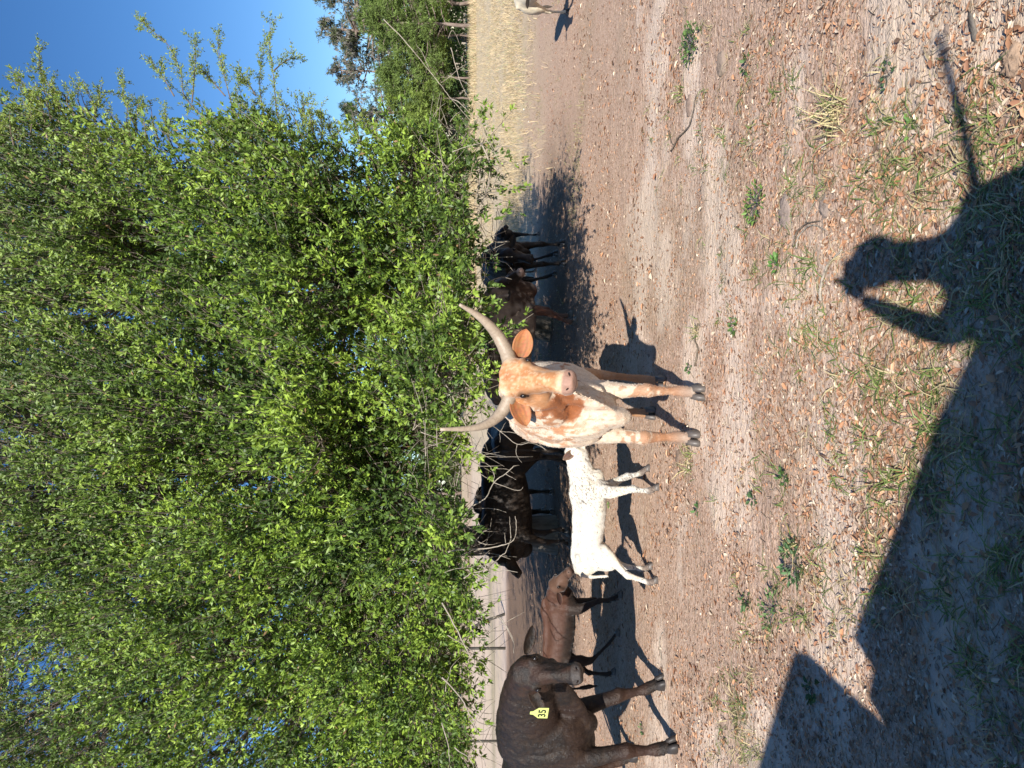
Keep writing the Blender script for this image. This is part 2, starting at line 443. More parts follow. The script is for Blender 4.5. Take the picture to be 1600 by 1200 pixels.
def build_oaks():
    A, ax, ay, aoff = sample_crown(9600, -60, 790, 150, 1260, .85)
    B, bx, by, boff = sample_crown(1100, -700, 790, 150, 1900, 1.6)      # above and beside the frame
    k = (bx < -60) | (by > 1260); B, bx, by, boff = B[k], bx[k], by[k], boff[k]
    # back of the crown: keeps the ground under the oaks in shade
    nb = 3200
    Cx = rng.uniform(-4.5, 3.0, nb); Cy = rng.uniform(8.6, 14.0, nb); Cz = rng.uniform(2.2, 7.0, nb) 
    Cp = np.stack([Cx, Cy, Cz], 1); kb = (((Cx + .8) / 4.3) ** 2 + ((Cy - 10.5) / 4.2) ** 2 + ((Cz - 4.4) / 2.9) ** 2) < 1; Cp = Cp[kb]
    P = np.vstack([A, B, Cp]); N = len(P)
    front = np.concatenate([aoff < .34, np.zeros(len(B) + len(Cp), bool)])
    px = np.concatenate([ax, bx, np.full(len(Cp), 400.)]); py = np.concatenate([ay, by, np.full(len(Cp), 600.)])
    which = np.where(P[:, 0] > (.75 + .25 * np.sin(P[:, 2] * 2)), 1, 0)
    roots = []
    for w in (0, 1):
        lab = ['broad dark-trunked oak with drooping leafy boughs filling the left and middle', 'smaller leafy oak at the right edge of the thicket with long shoots against the sky'][w]
        root = tag(empty('oak_tree', TRUNKS[w]), lab, 'tree', 'oaks the cattle shelter under'); roots.append(root)
        tr = TRUNKS[w]; sel = np.where(which == w)[0]; Q = P[sel]
        # trunk
        top = Vector((tr.x + .2, tr.y - .3, 3.2)); m = MB()
        pts = catmull([Vector((0, 0, -.1)), Vector((.03, 0, .5)), Vector((-.06, -.05, 1.4)), Vector((.1, -.15, 2.4)), top - tr], 5)
        m.tube(pts, [.34 - .17 * (i / (len(pts) - 1)) ** .6 for i in range(len(pts))], 12); m.build('trunk', M_BARK, root)
        # limbs
        K = 13 if w == 0 else 8
        cen = Q[rng.choice(len(Q), K, replace=False)]
        for _ in range(6):
            dd = ((Q[:, None, :] - cen[None]) ** 2).sum(2).argmin(1)
            cen = np.array([Q[dd == i].mean(0) if (dd == i).any() else cen[i] for i in range(K)])
        limbs = []
        for i in range(K):
            e = Vector(cen[i]); e = e.lerp(Vector((tr.x, tr.y, 3.0)), .38); h0 = min(1.3 + .22 * i, 3.0)
            s0 = Vector((tr.x, tr.y, h0)); mid = s0.lerp(e, .45) + Vector((0, 0, .5))
            pl = catmull([s0, mid, s0.lerp(e, .8) + Vector((0, 0, .15)), e], 5)
            mm = MB(); mm.tube([p - tr for p in pl], [.13 - .10 * j / (len(pl) - 1) for j in range(len(pl))], 8)
            mm.build('limb', M_BARK, root); limbs.append(np.array(pl))
        limbp = np.vstack([l[8:] for l in limbs])
        # boughs
        K2 = max(20, len(Q) // 22)
        c2 = Q[rng.choice(len(Q), K2, replace=False)]
        for _ in range(3):
            dd = np.concatenate([((Q[i:i + 800, None, :] - c2[None]) ** 2).sum(2).argmin(1) for i in range(0, len(Q), 800)])
            c2 = np.array([Q[dd == i].mean(0) if (dd == i).any() else c2[i] for i in range(K2)])
        c2 = c2 + np.array([[0, .25, -.05]])
        ln = ((c2[:, None, :] - limbp[None]) ** 2).sum(2).argmin(1); s = limbp[ln]
        tt = np.linspace(0, 1, 6)[None, :, None]
        bp = s[:, None, :] * (1 - tt) + c2[:, None, :] * tt + np.array([0, 0, .22])[None, None] * np.sin(tt * math.pi) + rng.normal(size=(K2, 6, 3)) * .05
        br = np.linspace(.030, .010, 6)[None, :] * rng.uniform(.7, 1.3, (K2, 1))
        V1, F1 = tubes_np(bp, br, 5)
        # shoots: from bough end towards and past the sample point
        s = bp[dd, rng.integers(2, 6, len(Q))]
        out = Q - np.array([tr.x, tr.y, 2.2]); out /= np.linalg.norm(out, axis=1, keepdims=True)
        low = smooth(620, 760, px[sel])[:, None]
        dirn = out * .55 + np.array([0, -.25, .62])[None] * (1 - low) + np.array([0, -.35, -.25])[None] * low + rng.normal(size=Q.shape) * .30
        dirn /= np.linalg.norm(dirn, axis=1, keepdims=True)
        Ls = rng.uniform(.24, .66, len(Q))
        top_ = np.concatenate([np.zeros(0)])
        tip = Q + dirn * Ls[:, None]
        tt = np.linspace(0, 1, 4)[None, :, None]
        mid = Q - dirn * Ls[:, None] * .3
        sp = (1 - tt) ** 2 * s[:, None, :] + 2 * tt * (1 - tt) * mid[:, None, :] + tt ** 2 * tip[:, None, :] + rng.normal(size=(len(Q), 4, 3)) * .015
        sr = np.linspace(.0068, .0022, 4)[None, :] * np.ones((len(Q), 1))
        V2, F2 = tubes_np(sp, sr, 3)
        me = np_mesh('branches', np.vstack([V1, V2]) - np.array(tr), np.vstack([F1, F2 + len(V1)]))
        tag(link('branches', me, M_TWIGM, root), kind='stuff')
        # leaves along each shoot's outer part
        fr = front[sel]
        LP, LD, LN, LL, LW, LC, L6 = [], [], [], [], [], [], []
        young = np.clip(rng.normal(.36, .28, len(Q)) + .95 * (fbm(Q * 1.5, 55, 3) - .5) * 2 + .14, 0, 1)
        isA = sel < len(A)
        for nl, mask in ((54, fr), (44, ~fr & isA), (16, ~fr & ~isA)):
            ids = np.where(mask)[0]; m_ = len(ids)
            if not m_: continue
            tpos = rng.uniform(0.0, 1, (m_, nl)) ** .8 * .98
            ii = np.repeat(ids, nl); t_ = tpos.ravel()
            base = Q[ii] + (tip[ii] - Q[ii]) * t_[:, None] * 1.0 - dirn[ii] * .12 * (rng.random(len(ii)) < .3)[:, None]
            # side twiglets: short spurs each carrying a rosette
            spur_id = rng.integers(0, 8, len(ii)); seed_dir = rand_unit(len(Q) * 8).reshape(len(Q), 8, 3)
            sd = seed_dir[ii, spur_id]; stp = (spur_id / 8.0 + .1)
            spur_len = .13 * (1 - stp * .6)
            base = Q[ii] + (tip[ii] - Q[ii]) * (stp[:, None] * .95) + (sd * .75 + dirn[ii] * .5) * (spur_len * rng.uniform(.35, 1.05, len(ii)))[:, None]
            ld = sd * .6 + dirn[ii] * .55 + rand_unit(len(ii)) * .75
            nn = rand_unit(len(ii)) * .85 + np.array([SUN.x, SUN.y, SUN.z]) * .75 + np.array([0, 0, .25])
            LP.append(base); LD.append(ld); LN.append(nn)
            big = np.where(mask[ids], 1, 1)
            LL.append(rng.uniform(.034, .062, len(ii)) * (1.12 if nl == 54 else 1.16 if nl == 44 else 1.6)); LW.append(rng.uniform(.014, .023, len(ii)) * (1.1 if nl == 54 else 1.25 if nl == 44 else 1.9))
            y_ = np.clip(young[ii] + rng.normal(0, .16, len(ii)) + .1 * stp, 0, 1)[:, None]
            c0 = np.array([.045, .080, .018]); c1 = np.array([.122, .208, .030]); c2_ = np.array([.29, .41, .055])
            col = np.where(y_ < .5, c0 + (c1 - c0) * y_ * 2, c1 + (c2_ - c1) * (y_ - .5) * 2)
            col = col * rng.uniform(.7, 1.2, (len(ii), 1))
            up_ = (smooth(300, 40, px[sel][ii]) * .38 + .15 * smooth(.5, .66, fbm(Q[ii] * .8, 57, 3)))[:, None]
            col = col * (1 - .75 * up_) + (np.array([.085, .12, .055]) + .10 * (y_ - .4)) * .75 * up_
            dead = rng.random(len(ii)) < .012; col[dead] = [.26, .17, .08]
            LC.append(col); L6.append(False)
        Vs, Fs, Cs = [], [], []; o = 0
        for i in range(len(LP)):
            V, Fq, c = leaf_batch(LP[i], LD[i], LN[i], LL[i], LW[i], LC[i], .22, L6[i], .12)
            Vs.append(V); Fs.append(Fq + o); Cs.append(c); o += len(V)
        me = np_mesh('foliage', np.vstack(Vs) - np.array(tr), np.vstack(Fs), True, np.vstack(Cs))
        tag(link('foliage', me, M_LEAF, root), kind='stuff')
    return roots, P, front, px, py
OAKS, OP, OF, OPX, OPY = build_oaks()

# leafy twigs one by one on the near face of the crown (shared meshes)
def leafy_twig_mesh(seed, L=.34, nl=30):
    r = np.random.default_rng(seed); m = MB()
    pts = [Vector((0, 0, 0))]; d = Vector((0, 0, 1))
    for i in range(5): d = (d + Vector(r.normal(size=3) * .16)).normalized(); pts.append(pts[-1] + d * L / 5)
    m.tube(pts, [.0035 - .0004 * i for i in range(6)], 4)
    me0 = m.mesh('t'); v0 = get_co(me0); f0 = [tuple(p.vertices) for p in me0.polygons]
    P_ = np.array(pts); t = r.uniform(.1, 1, nl) * 4.999; i = t.astype(int); base = P_[i] + (P_[i + 1] - P_[i]) * (t - i)[:, None]
    ax = rand_unit(nl); ld = ax * .8 + np.array([0, 0, .65]); base = base + ax * r.uniform(0, .035, nl)[:, None]
    y_ = np.clip(r.normal(.62, .2, nl), 0, 1)[:, None]
    col = np.array([.08, .14, .022]) * (1 - y_) + np.array([.30, .38, .06]) * y_
    V, Fq, c = leaf_batch(base, ld, rand_unit(nl) + np.array([0, 0, .3]), r.uniform(.04, .066, nl), r.uniform(.016, .024, nl), col, .22, True, .12)
    me = bpy.data.meshes.new('leafy_twig')
    me.from_pydata([tuple(k) for k in v0] + [tuple(k) for k in V], [], f0 + [tuple(int(a) + len(v0) for a in q) for q in Fq])
    me.polygons.foreach_set('use_smooth', [True] * len(me.polygons))
    me.materials.append(M_TWIG); me.materials.append(M_LEAF)
    me.polygons.foreach_set('material_index', [0] * len(f0) + [1] * len(Fq))
    set_cols(me, np.vstack([np.zeros((len(v0), 3)) + .3, c])); return me
TW = [leafy_twig_mesh(200 + i) for i in range(10)]

def place_twig(p, d, root, k, s=1.0, name='leafy_twig'):
    o = bpy.data.objects.new(name, TW[k % len(TW)]); C.objects.link(o); o.parent = root
    q = Vector(d).normalized().to_track_quat('Z', 'Y').to_matrix() @ Matrix.Rotation(random.uniform(0, 6.28), 3, 'Z')
    o.matrix_local = Matrix.Translation(Vector(p) - root.location) @ q.to_4x4() @ Matrix.Scale(s, 4)
    return o

# shoots standing out against the sky (polylines in photo pixels, at the crown's distance)
SKY = [
    ([(372, 225), (356, 212), (312, 178), (287, 147), (283, 116), (266, 75), (237, 47), (219, 31)], 9.0, 0),
    ([(300, 160), (303, 125), (305, 95), (305, 70)], 8.9, 0),
    ([(272, 150), (258, 126), (244, 106)], 9.0, 0),
    ([(385, 240), (372, 203), (356, 140), (344, 94), (340, 59)], 8.9, 1),
    ([(352, 150), (330, 125), (318, 112)], 8.9, 1),
    ([(452, 215), (434, 181), (428, 125), (422, 78), (422, 37)], 8.9, 1),
    ([(428, 110), (445, 96), (460, 90)], 8.9, 1),
    ([(420, 205), (409, 162), (406, 119), (412, 78)], 9.0, 1),
    ([(400, 150), (388, 130), (378, 120)], 9.1, 1),
    ([(98, 170), (84, 147), (72, 125), (62, 106), (62, 78)], 9.3, 0),
    ([(70, 190), (59, 162), (44, 145), (31, 125)], 9.3, 0),
    ([(216, 205), (206, 187), (194, 156), (192, 125)], 9.1, 0),
    ([(212, 190), (216, 165), (214, 156)], 9.1, 0),
    ([(265, 225), (259, 200), (258, 169)], 9.1, 0),
    ([(10, 225), (2, 205), (5, 195)], 9.4, 0),
    ([(30, 230), (20, 205), (22, 190)], 9.4, 0),
    ([(150, 175), (152, 158), (158, 145)], 9.2, 0),
    ([(500, 230), (486, 200), (474, 172), (478, 160)], 9.0, 1),
    ([(540, 250), (520, 215), (508, 190), (500, 182)], 9.0, 1),
    ([(575, 240), (560, 212), (545, 196)], 9.0, 1),
]
for _ in range(46):
    x_ = random.uniform(-20, 600); yb = float(np.interp(x_, RB_X, RB_Y)); L_n = random.uniform(14, 46)
    SKY.append(([(x_ + random.uniform(5, 20), yb + 25), (x_ + random.uniform(-6, 8), yb), (x_ - random.uniform(0, 14), yb - L_n)], random.uniform(8.6, 9.2), int(x_ > 330)))
SKYB = {q[0][0][0] for q in SKY[:20]}
kk = 0
for pl, D, w in SKY:
    pts = catmull([W(x, y, D + random.uniform(-.15, .15)) for x, y in pl], 5)
    n = len(pts); m = MB(); root = OAKS[w]
    m.tube([p - root.location for p in pts], [.009 - .0065 * i / (n - 1) for i in range(n)], 5)
    m.build('sky_shoot', M_TWIGD, root)
    for i in range(2, n):
        dd = (pts[min(i + 1, n - 1)] - pts[i - 1]).normalized()
        for _ in range((2 if i < n - 1 else 3) if pl[0][0] in SKYB else 1):
            if random.random() < (.75 if i > 3 else .95):
                side = Vector((random.gauss(0, 1), random.gauss(0, 1), random.gauss(0, 1)))
                place_twig(pts[i], dd * .9 + side * .38, root, kk, random.uniform(.35, .62)); kk += 1
# near-face twigs
fi = np.where(OF & (OPX < 770) & (OPX > 120))[0]; order = fi[np.argsort(OP[fi, 1] + rng.uniform(0, .8, len(fi)))]
for j in order[:max(0, 290 - kk)]:
    p = OP[j]; root = OAKS[0] if p[0] < .9 else OAKS[1]
    dz = -.35 if OPX[j] > 660 else .45
    place_twig(p, (p[0] * .15 + random.gauss(0, .35), -.75, dz + random.gauss(0, .3)), root, kk, random.uniform(.85, 1.3)); kk += 1

# bare pale twigs hanging under the leaves
BARE = [
    ([(745, 655), (767, 664), (781, 674), (808, 694), (830, 691), (853, 702)], 5.75, .0042),
    ([(808, 694), (807, 710), (814, 722)], 5.75, .003), ([(781, 674), (800, 676), (821, 681), (832, 673)], 5.75, .003),
    ([(808, 694), (822, 691), (840, 692), (853, 704)], 5.78, .002), ([(781, 676), (790, 660)], 5.75, .002), ([(781, 676), (781, 690)], 5.75, .002),
    ([(700, 835), (718, 815), (737, 792), (758, 778), (772, 754), (790, 740), (803, 728), (811, 727)], 5.9, .0060),
    ([(772, 754), (800, 765), (812, 767), (818, 762)], 5.9, .0035), ([(735, 735), (746, 738), (772, 755)], 5.9, .004),
    ([(772, 756), (772, 742), (765, 728), (752, 722)], 5.9, .003), ([(790, 740), (798, 745), (805, 748)], 5.9, .0028), ([(776, 732), (790, 733), (804, 741)], 5.95, .003),
    ([(742, 712), (770, 714), (832, 713)], 6.0, .003), ([(740, 729), (785, 727)], 6.0, .0028), ([(750, 712), (782, 706)], 6.05, .003),
    ([(700, 862), (716, 858), (735, 858), (760, 857), (783, 851), (802, 842), (807, 824), (805, 807)], 5.8, .0070),
    ([(798, 841), (797, 822), (796, 807)], 5.8, .0032), ([(790, 848), (788, 832)], 5.8, .0028), ([(744, 845), (760, 850), (783, 851)], 5.8, .004),
    ([(725, 905), (737, 897), (755, 888), (776, 878), (785, 868), (790, 862), (798, 841)], 5.8, .0058),
    ([(776, 878), (784, 892), (784, 903)], 5.8, .003), ([(750, 912), (758, 906), (764, 896), (772, 894), (790, 892), (809, 893)], 5.7, .0050),
    ([(746, 880), (752, 868), (768, 858)], 5.85, .003), ([(744, 845), (755, 832), (766, 825)], 5.85, .003),
    ([(690, 895), (712, 886), (745, 884), (776, 878)], 5.9, .003),
    ([(770, 962), (782, 966), (795, 985), (803, 1003), (801, 1018)], 5.7, .0042), ([(745, 955), (765, 960), (785, 972), (798, 995), (803, 1006)], 5.7, .0042),
    ([(690, 940), (715, 985), (735, 1025), (755, 1040), (770, 1055)], 5.8, .0065), ([(700, 990), (730, 1012), (745, 1020)], 5.9, .0045),
    ([(740, 935), (770, 937), (792, 930)], 5.9, .0035), ([(690, 1060), (720, 1090), (740, 1120), (775, 1140)], 5.6, .0065), ([(735, 1125), (750, 1145), (768, 1136)], 5.6, .0050),
    ([(690, 1130), (700, 1160), (702, 1190)], 5.6, .0055), ([(710, 1170), (735, 1190), (742, 1210)], 5.6, .0050), ([(695, 1075), (705, 1045), (720, 1030)], 5.7, .0035),
    ([(600, 30), (624, 54), (642, 78), (672, 108), (690, 132), (702, 150), (729, 180), (748, 205)], 7.6, .0055),
    ([(702, 150), (720, 165), (740, 185), (752, 215)], 7.6, .0055), ([(690, 132), (700, 120), (718, 112), (735, 100)], 7.6, .004), ([(672, 108), (660, 85), (650, 72)], 7.6, .0035),
    ([(705, 75), (712, 100), (720, 130), (735, 160)], 7.8, .0055), ([(700, 60), (708, 50), (720, 70)], 7.8, .0035), ([(720, 110), (735, 112)], 7.8, .003),
    ([(700, 115), (730, 128), (745, 150)], 7.8, .0035),
    ([(740, 190), (765, 200), (774, 222), (805, 227), (837, 230)], 7.2, .0055), ([(760, 160), (770, 120), (775, 90)], 7.5, .0035), ([(770, 120), (782, 150), (785, 190), (775, 215)], 7.4, .0035),
    ([(752, 225), (765, 260), (760, 300), (745, 335)], 7.0, .0085), ([(760, 300), (785, 300), (800, 291), (831, 290)], 7.0, .0060), ([(745, 250), (750, 280), (742, 320)], 7.1, .0075),
    ([(768, 370), (775, 377), (797, 377)], 7.0, .0075), ([(760, 390), (775, 405), (790, 412), (803, 425)], 6.6, .0042), ([(765, 440), (785, 432), (800, 436)], 6.5, .0035),
    ([(690, 560), (720, 590), (740, 612), (750, 640)], 6.0, .0050), ([(700, 545), (735, 560), (755, 590)], 6.1, .0045), ([(725, 510), (745, 520), (757, 552)], 6.3, .0045),
    ([(700, 640), (722, 655), (742, 690), (758, 700)], 6.0, .0055), ([(680, 580), (708, 620), (712, 660)], 6.0, .0050),
]
for pl, D, r in BARE:
    root = OAKS[0] if pl[0][1] > 500 else OAKS[1]
    pts = catmull([W(x, y, D) + Vector((0, random.gauss(0, .03), 0)) for x, y in pl], 4); n = len(pts)
    m = MB(); m.tube([p - root.location + Vector((random.gauss(0, .0018), 0, random.gauss(0, .0018))) for p in pts], [r * (1 - .6 * i / (n - 1)) for i in range(n)], 5)
    m.build('bare_twig', M_TWIG, root)
# many more thin dead twigs in the lower fringe, as one mass
def fringe():
    n = 800; y = rng.uniform(190, 1240, n); x = np.interp(y, LB_Y, LB_X) - rng.uniform(-25, 95, n)
    D = crown_depth(x, y) + rng.uniform(-.3, 1.2, n); p0 = Wn(x, y, D)
    d = np.stack([rng.normal(0, .6, n), rng.normal(-.2, .5, n), rng.normal(-.1, .5, n)], 1); d /= np.linalg.norm(d, axis=1, keepdims=True)
    L = rng.uniform(.12, .5, n)[:, None]; t = np.linspace(0, 1, 5)[None, :, None]
    bend = rng.normal(0, .10, (n, 1, 3))
    pl = p0[:, None, :] + d[:, None, :] * L[:, None, :] * t + bend * (t ** 2) * L[:, None, :] * 4 * .5
    V, Fq = tubes_np(pl, np.linspace(.0038, .0014, 5)[None] * rng.uniform(.7, 1.3, (n, 1)), 3)
    tr = OAKS[0].location
    tag(link('dead_twigs', np_mesh('dead_twigs', V - np.array(tr), Fq), M_TWIG, OAKS[0]), kind='stuff')
fringe()

# ------------------------------------------------------------------ far trees
def pine(loc, h, crown0, rad, n, label, dens=1.0, green=(.075, .115, .035), moss=0.0, lean=0, group='pines and scrub along the far side of the field', name='pine_tree', trunk_r=.16, tuft=.34):
    loc = Vector(loc); root = tag(empty(name, loc), label, 'tree', group)
    m = MB(); pts = [Vector((lean * (i / 8) ** 1.4 + random.gauss(0, .05), random.gauss(0, .05), h * i / 8 - (.1 if i == 0 else 0))) for i in range(9)]
    m.tube(pts, [trunk_r * (1 - .8 * i / 8) for i in range(9)], 8); m.build('trunk', M_PINEB, root)
    nb = max(10, n // 14); z = crown0 + (h - crown0) * rng.random(nb) ** .8
    ang = rng.uniform(0, 2 * math.pi, nb); taper = np.clip(1.15 - ((z - crown0) / (h - crown0)) ** 1.6, .22, 1)
    L = rad * taper * rng.uniform(.55, 1.1, nb)
    s = np.stack([lean * (z / h) ** 1.4, 0 * z, z], 1)
    e = s + np.stack([np.cos(ang) * L, np.sin(ang) * L, .15 * L + rng.normal(0, .2, nb)], 1)
    t = np.linspace(0, 1, 5)[None, :, None]
    pl = s[:, None, :] * (1 - t) + e[:, None, :] * t + np.sin(t * 3.1) * np.array([0, 0, .12]) + rng.normal(0, .06, (nb, 5, 3))
    V, Fq = tubes_np(pl, np.linspace(.05, .012, 5)[None] * np.ones((nb, 1)) * trunk_r / .16, 4)
    tag(link('branches', np_mesh('branches', V, Fq), M_PINEB, root), kind='stuff')
    bi = rng.integers(0, nb, n); tt = rng.uniform(.35, 1.05, n)[:, None]
    c = s[bi] * (1 - tt) + e[bi] * tt + rng.normal(0, .22, (n, 3))
    k = 13; ii = np.repeat(np.arange(n), k)
    d = rand_unit(len(ii)) + np.array([0, 0, .35]); nr = rand_unit(len(ii))
    col = np.array(green) * rng.uniform(.55, 1.4, (n, 1))[ii] * rng.uniform(.8, 1.2, (len(ii), 1))
    if moss:
        mm = rng.random(n)[ii] < moss; col[mm] = np.array([.21, .20, .17]) * rng.uniform(.8, 1.2, (mm.sum(), 1)); d[mm] = d[mm] * .4 + np.array([0, 0, -1.0])
    V, Fq, cc = leaf_batch(c[ii], d, nr, rng.uniform(.6, 1.2, len(ii)) * tuft, rng.uniform(.03, .055, len(ii)) * tuft / .3, col, .1, False)
    tag(link('crown', np_mesh('crown', V, Fq, True, cc), M_NEEDLE, root), kind='stuff')
    return root

def base(x, y, D): 
    p = W(x, y, D); return (p.x, p.y, gz(p.x, p.y))
YG = (.16, .22, .045); DG = (.085, .13, .035); BG = (.125, .18, .045)
pine(base(735, 40, 58), 8.6, 2.0, 3.4, 1500, 'young pine with the thickest pale trunk low on the right', green=BG)
pine(base(735, 57, 60), 7.8, 1.8, 3.0, 1000, 'thin pale-trunked young pine close beside the thicker one', green=YG, trunk_r=.10)
pine(base(735, 122, 59), 7.2, 1.6, 3.2, 1300, 'low bushy pine with thin bare trunk in the middle of the far tree line', green=BG, trunk_r=.10)
pine(base(735, 155, 60), 6.8, 1.5, 3.0, 1100, 'young pine with slim pale trunk behind the bare hanging twigs', green=YG, trunk_r=.10)
pine(base(735, 5, 60), 8.8, 1.2, 3.4, 1500, 'dense green pine cut by the right border of the view', green=(.13, .21, .045))
pine(base(735, -70, 60), 9.0, 1.0, 3.2, 700, 'pine standing just outside the right border', green=BG)
pine(base(735, 205, 62), 6.6, 1.0, 3.2, 1100, 'round yellow-green young pine showing past the oak fringe', green=YG)
pine(base(735, 260, 62), 6.2, .8, 3.0, 700, 'broad young pine half hidden by the oak fringe', green=DG)
pine(base(735, 330, 63), 6.2, .8, 3.0, 600, 'dark young pine behind the low oak twigs', green=DG)
pine(base(735, 62, 70), 13.9, 7.0, 4.2, 640, 'tall grey-trunked pine draped with moss rising above the others', green=(.09, .105, .05), moss=.45, trunk_r=.34, lean=.6, tuft=.45)
pine(base(735, 118, 72), 13.2, 6.6, 4.2, 620, 'second tall mossy pine left of the grey trunk, crown ragged against the sky', green=(.085, .10, .05), moss=.5, trunk_r=.22, tuft=.40)
pine(base(735, 180, 72), 12.0, 6.4, 3.4, 480, 'mossy tree with a thick trunk showing through the oak edge', green=(.06, .085, .04), moss=.4, trunk_r=.3, tuft=.40)
pine(base(735, 5, 72), 14.0, 7.6, 3.6, 560, 'tall mossy pine at the right border with sky behind', green=(.08, .095, .045), moss=.4, trunk_r=.24, tuft=.40)
for i, (yy, D, hh, lab) in enumerate([(410, 66, 6.4, 'dark tree far behind the black calf'), (500, 68, 6.8, 'dark tree far behind the tip of the long horns'), (590, 66, 6.2, 'low dark tree far behind the horned cow'), (680, 68, 6.6, 'rounded dark tree far behind the left horn'),
        (770, 67, 6.4, 'dark tree far behind the white calf'), (860, 70, 7, 'dark tree far behind the black cows'), (940, 68, 6.4, 'scrubby tree beyond the leaning fence post'), (1020, 66, 6.2, 'dark tree beyond the upright middle fence post'),
        (1100, 68, 7, 'dark tree between the two left fence posts'), (1180, 70, 7, 'dark tree far off at the left border'), (1290, 70, 7, 'dark tree beyond the left border'), (1400, 70, 7, 'farthest left dark tree outside the view')]):
    pine(base(735, yy, D), hh, .3, 3.9, 300, lab, green=DG if i % 2 else (.075, .10, .035), tuft=.7)
# scrub at the foot of the tree line
def scrub():
    n = 2300; x = rng.uniform(6, 50, n); y = 60 + rng.uniform(0, 4, n); z = rng.uniform(0, 1.0, n) ** 1.2 * 4.2
    k = 12; ii = np.repeat(np.arange(n), k); c = np.stack([x, y, z], 1)
    col = np.array([.055, .10, .03]) * rng.uniform(.4, 1.6, (n, 1))[ii]
    V, Fq, cc = leaf_batch(c[ii] + rng.normal(0, .15, (len(ii), 3)), rand_unit(len(ii)), rand_unit(len(ii)), rng.uniform(.18, .4, len(ii)), rng.uniform(.08, .17, len(ii)), col, .1, False)
    tag(link('undergrowth', np_mesh('undergrowth', V, Fq, True, cc), M_NEEDLE), 'dark green undergrowth at the foot of the far pines', 'undergrowth', kind='stuff')
scrub()
def woods():
    n = 2800; x = rng.uniform(-60, 75, n); y = 82 + rng.uniform(0, 6, n); z = rng.uniform(0, 1.0, n) * (5.2 + 1.6 * (fbm(np.stack([x * .12, y * 0, y * 0], 1), 63, 2) - .5) * 2)
    k = 12; ii = np.repeat(np.arange(n), k); c = np.stack([x, y, z + .9], 1)
    col = np.array([.055, .085, .03]) * rng.uniform(.5, 1.5, (n, 1))[ii]
    V, Fq, cc = leaf_batch(c[ii] + rng.normal(0, .45, (len(ii), 3)), rand_unit(len(ii)), rand_unit(len(ii)), rng.uniform(.5, 1.1, len(ii)), rng.uniform(.25, .5, len(ii)), col, .1, False)
    tag(link('far_woods', np_mesh('far_woods', V, Fq, True, cc), M_NEEDLE), 'dim green woods closing the field behind the pines', 'woods', kind='stuff')
woods()

# ------------------------------------------------------------------ dry grass of the field
def blades(cx, cy, k, Lr, wr, colf, spread, lie, name, label, cat, mat, seg3=False, zoff=0.0, parent=None):
    n = len(cx); ii = np.repeat(np.arange(n), k); m = len(ii)
    bx = cx[ii] + rng.normal(0, spread, m); by = cy[ii] + rng.normal(0, spread, m)
    p = np.stack([bx, by, ground_h(bx, by) - .004 + zoff], 1)
    a = rng.uniform(0, 2 * math.pi, m); le = rng.uniform(*lie, m)
    d = np.stack([np.cos(a) * le, np.sin(a) * le, np.ones(m)], 1); d /= np.linalg.norm(d, axis=1, keepdims=True)
    L = rng.uniform(*Lr, m); w = rng.uniform(*wr, m)
    side = np.stack([-np.sin(a), np.cos(a), 0 * a], 1) + rng.normal(0, .3, (m, 3)); side /= np.linalg.norm(side, axis=1, keepdims=True)
    hor = np.stack([np.cos(a), np.sin(a), 0 * a], 1)
    t1, t2 = .45, 1.0
    p1 = p + d * (L * t1)[:, None]; p2 = p + (d * L[:, None]) + hor * (L * .25)[:, None] - np.array([0, 0, .3]) * L[:, None] * np.clip(le, 0, 1)[:, None]
    p2[:, 2] = np.maximum(p2[:, 2], p[:, 2] + .006)
    W_ = w[:, None] * side
    V = np.stack([p - W_ * .5, p + W_ * .5, p1 + W_ * .5, p1 - W_ * .5, p2 + W_ * .08, p2 - W_ * .08], 1).reshape(-1, 3)
    b = np.arange(m)[:, None] * 6; Fq = np.concatenate([b + np.array([0, 1, 2, 3]), b + np.array([3, 2, 4, 5])], 1).reshape(-1, 4)
    col = np.repeat(colf(ii, m), 6, 0)
    me = np_mesh(name, V, Fq, True, col)
    o = link(name, me, mat, parent)
    return o
def drycol(ii, m):
    a = rng.random((m, 1)); c = np.array([.64, .50, .31]) * a + np.array([.45, .35, .21]) * (1 - a); g = rng.random(m) < .12; c[g] = [.36, .37, .20]; return c * rng.uniform(.8, 1.15, (m, 1))
nf = 15500
D_ = 11.5 * (60 / 11.5) ** rng.random(nf); u_ = rng.uniform(720, 1420, nf); xx = (u_ - 600) / F * D_
zz = zones(xx, D_); kp = rng.random(nf) < zz[0] * (.25 + .85 * smooth(13, 21, D_)) * smooth(.25, .6, fbm(np.stack([xx * .5, D_ * .5, 0 * xx], 1), 61, 3))
tag(blades(xx[kp], D_[kp], 5, (.06, .26), (.005, .012), drycol, .10, (.1, 1.2), 'dry_grass', None, None, M_STRAW), 'straw-yellow dry grass covering the far field', 'grass', kind='stuff')
nf = 1700; D_ = rng.uniform(48, 63, nf); xx = (rng.uniform(640, 1300, nf) - 600) / F * D_
tag(blades(xx, D_, 7, (.2, .75), (.012, .03), drycol, .25, (.1, .9), 'tall_dry_grass', None, None, M_STRAW), 'taller dry grass along the foot of the far trees', 'grass', kind='stuff')
nf = 5000
D_ = 9.0 * (24 / 9.0) ** rng.random(nf); u_ = rng.uniform(560, 1300, nf); xx = (u_ - 600) / F * D_
kp = rng.random(nf) < smooth(.5, .62, fbm(np.stack([xx * .8, D_ * .8, 0 * xx], 1), 66, 3)) * .8
def sgcol(ii, m):
    a = rng.random((m, 1)); return np.array([.22, .24, .10]) * a + np.array([.48, .38, .22]) * (1 - a)
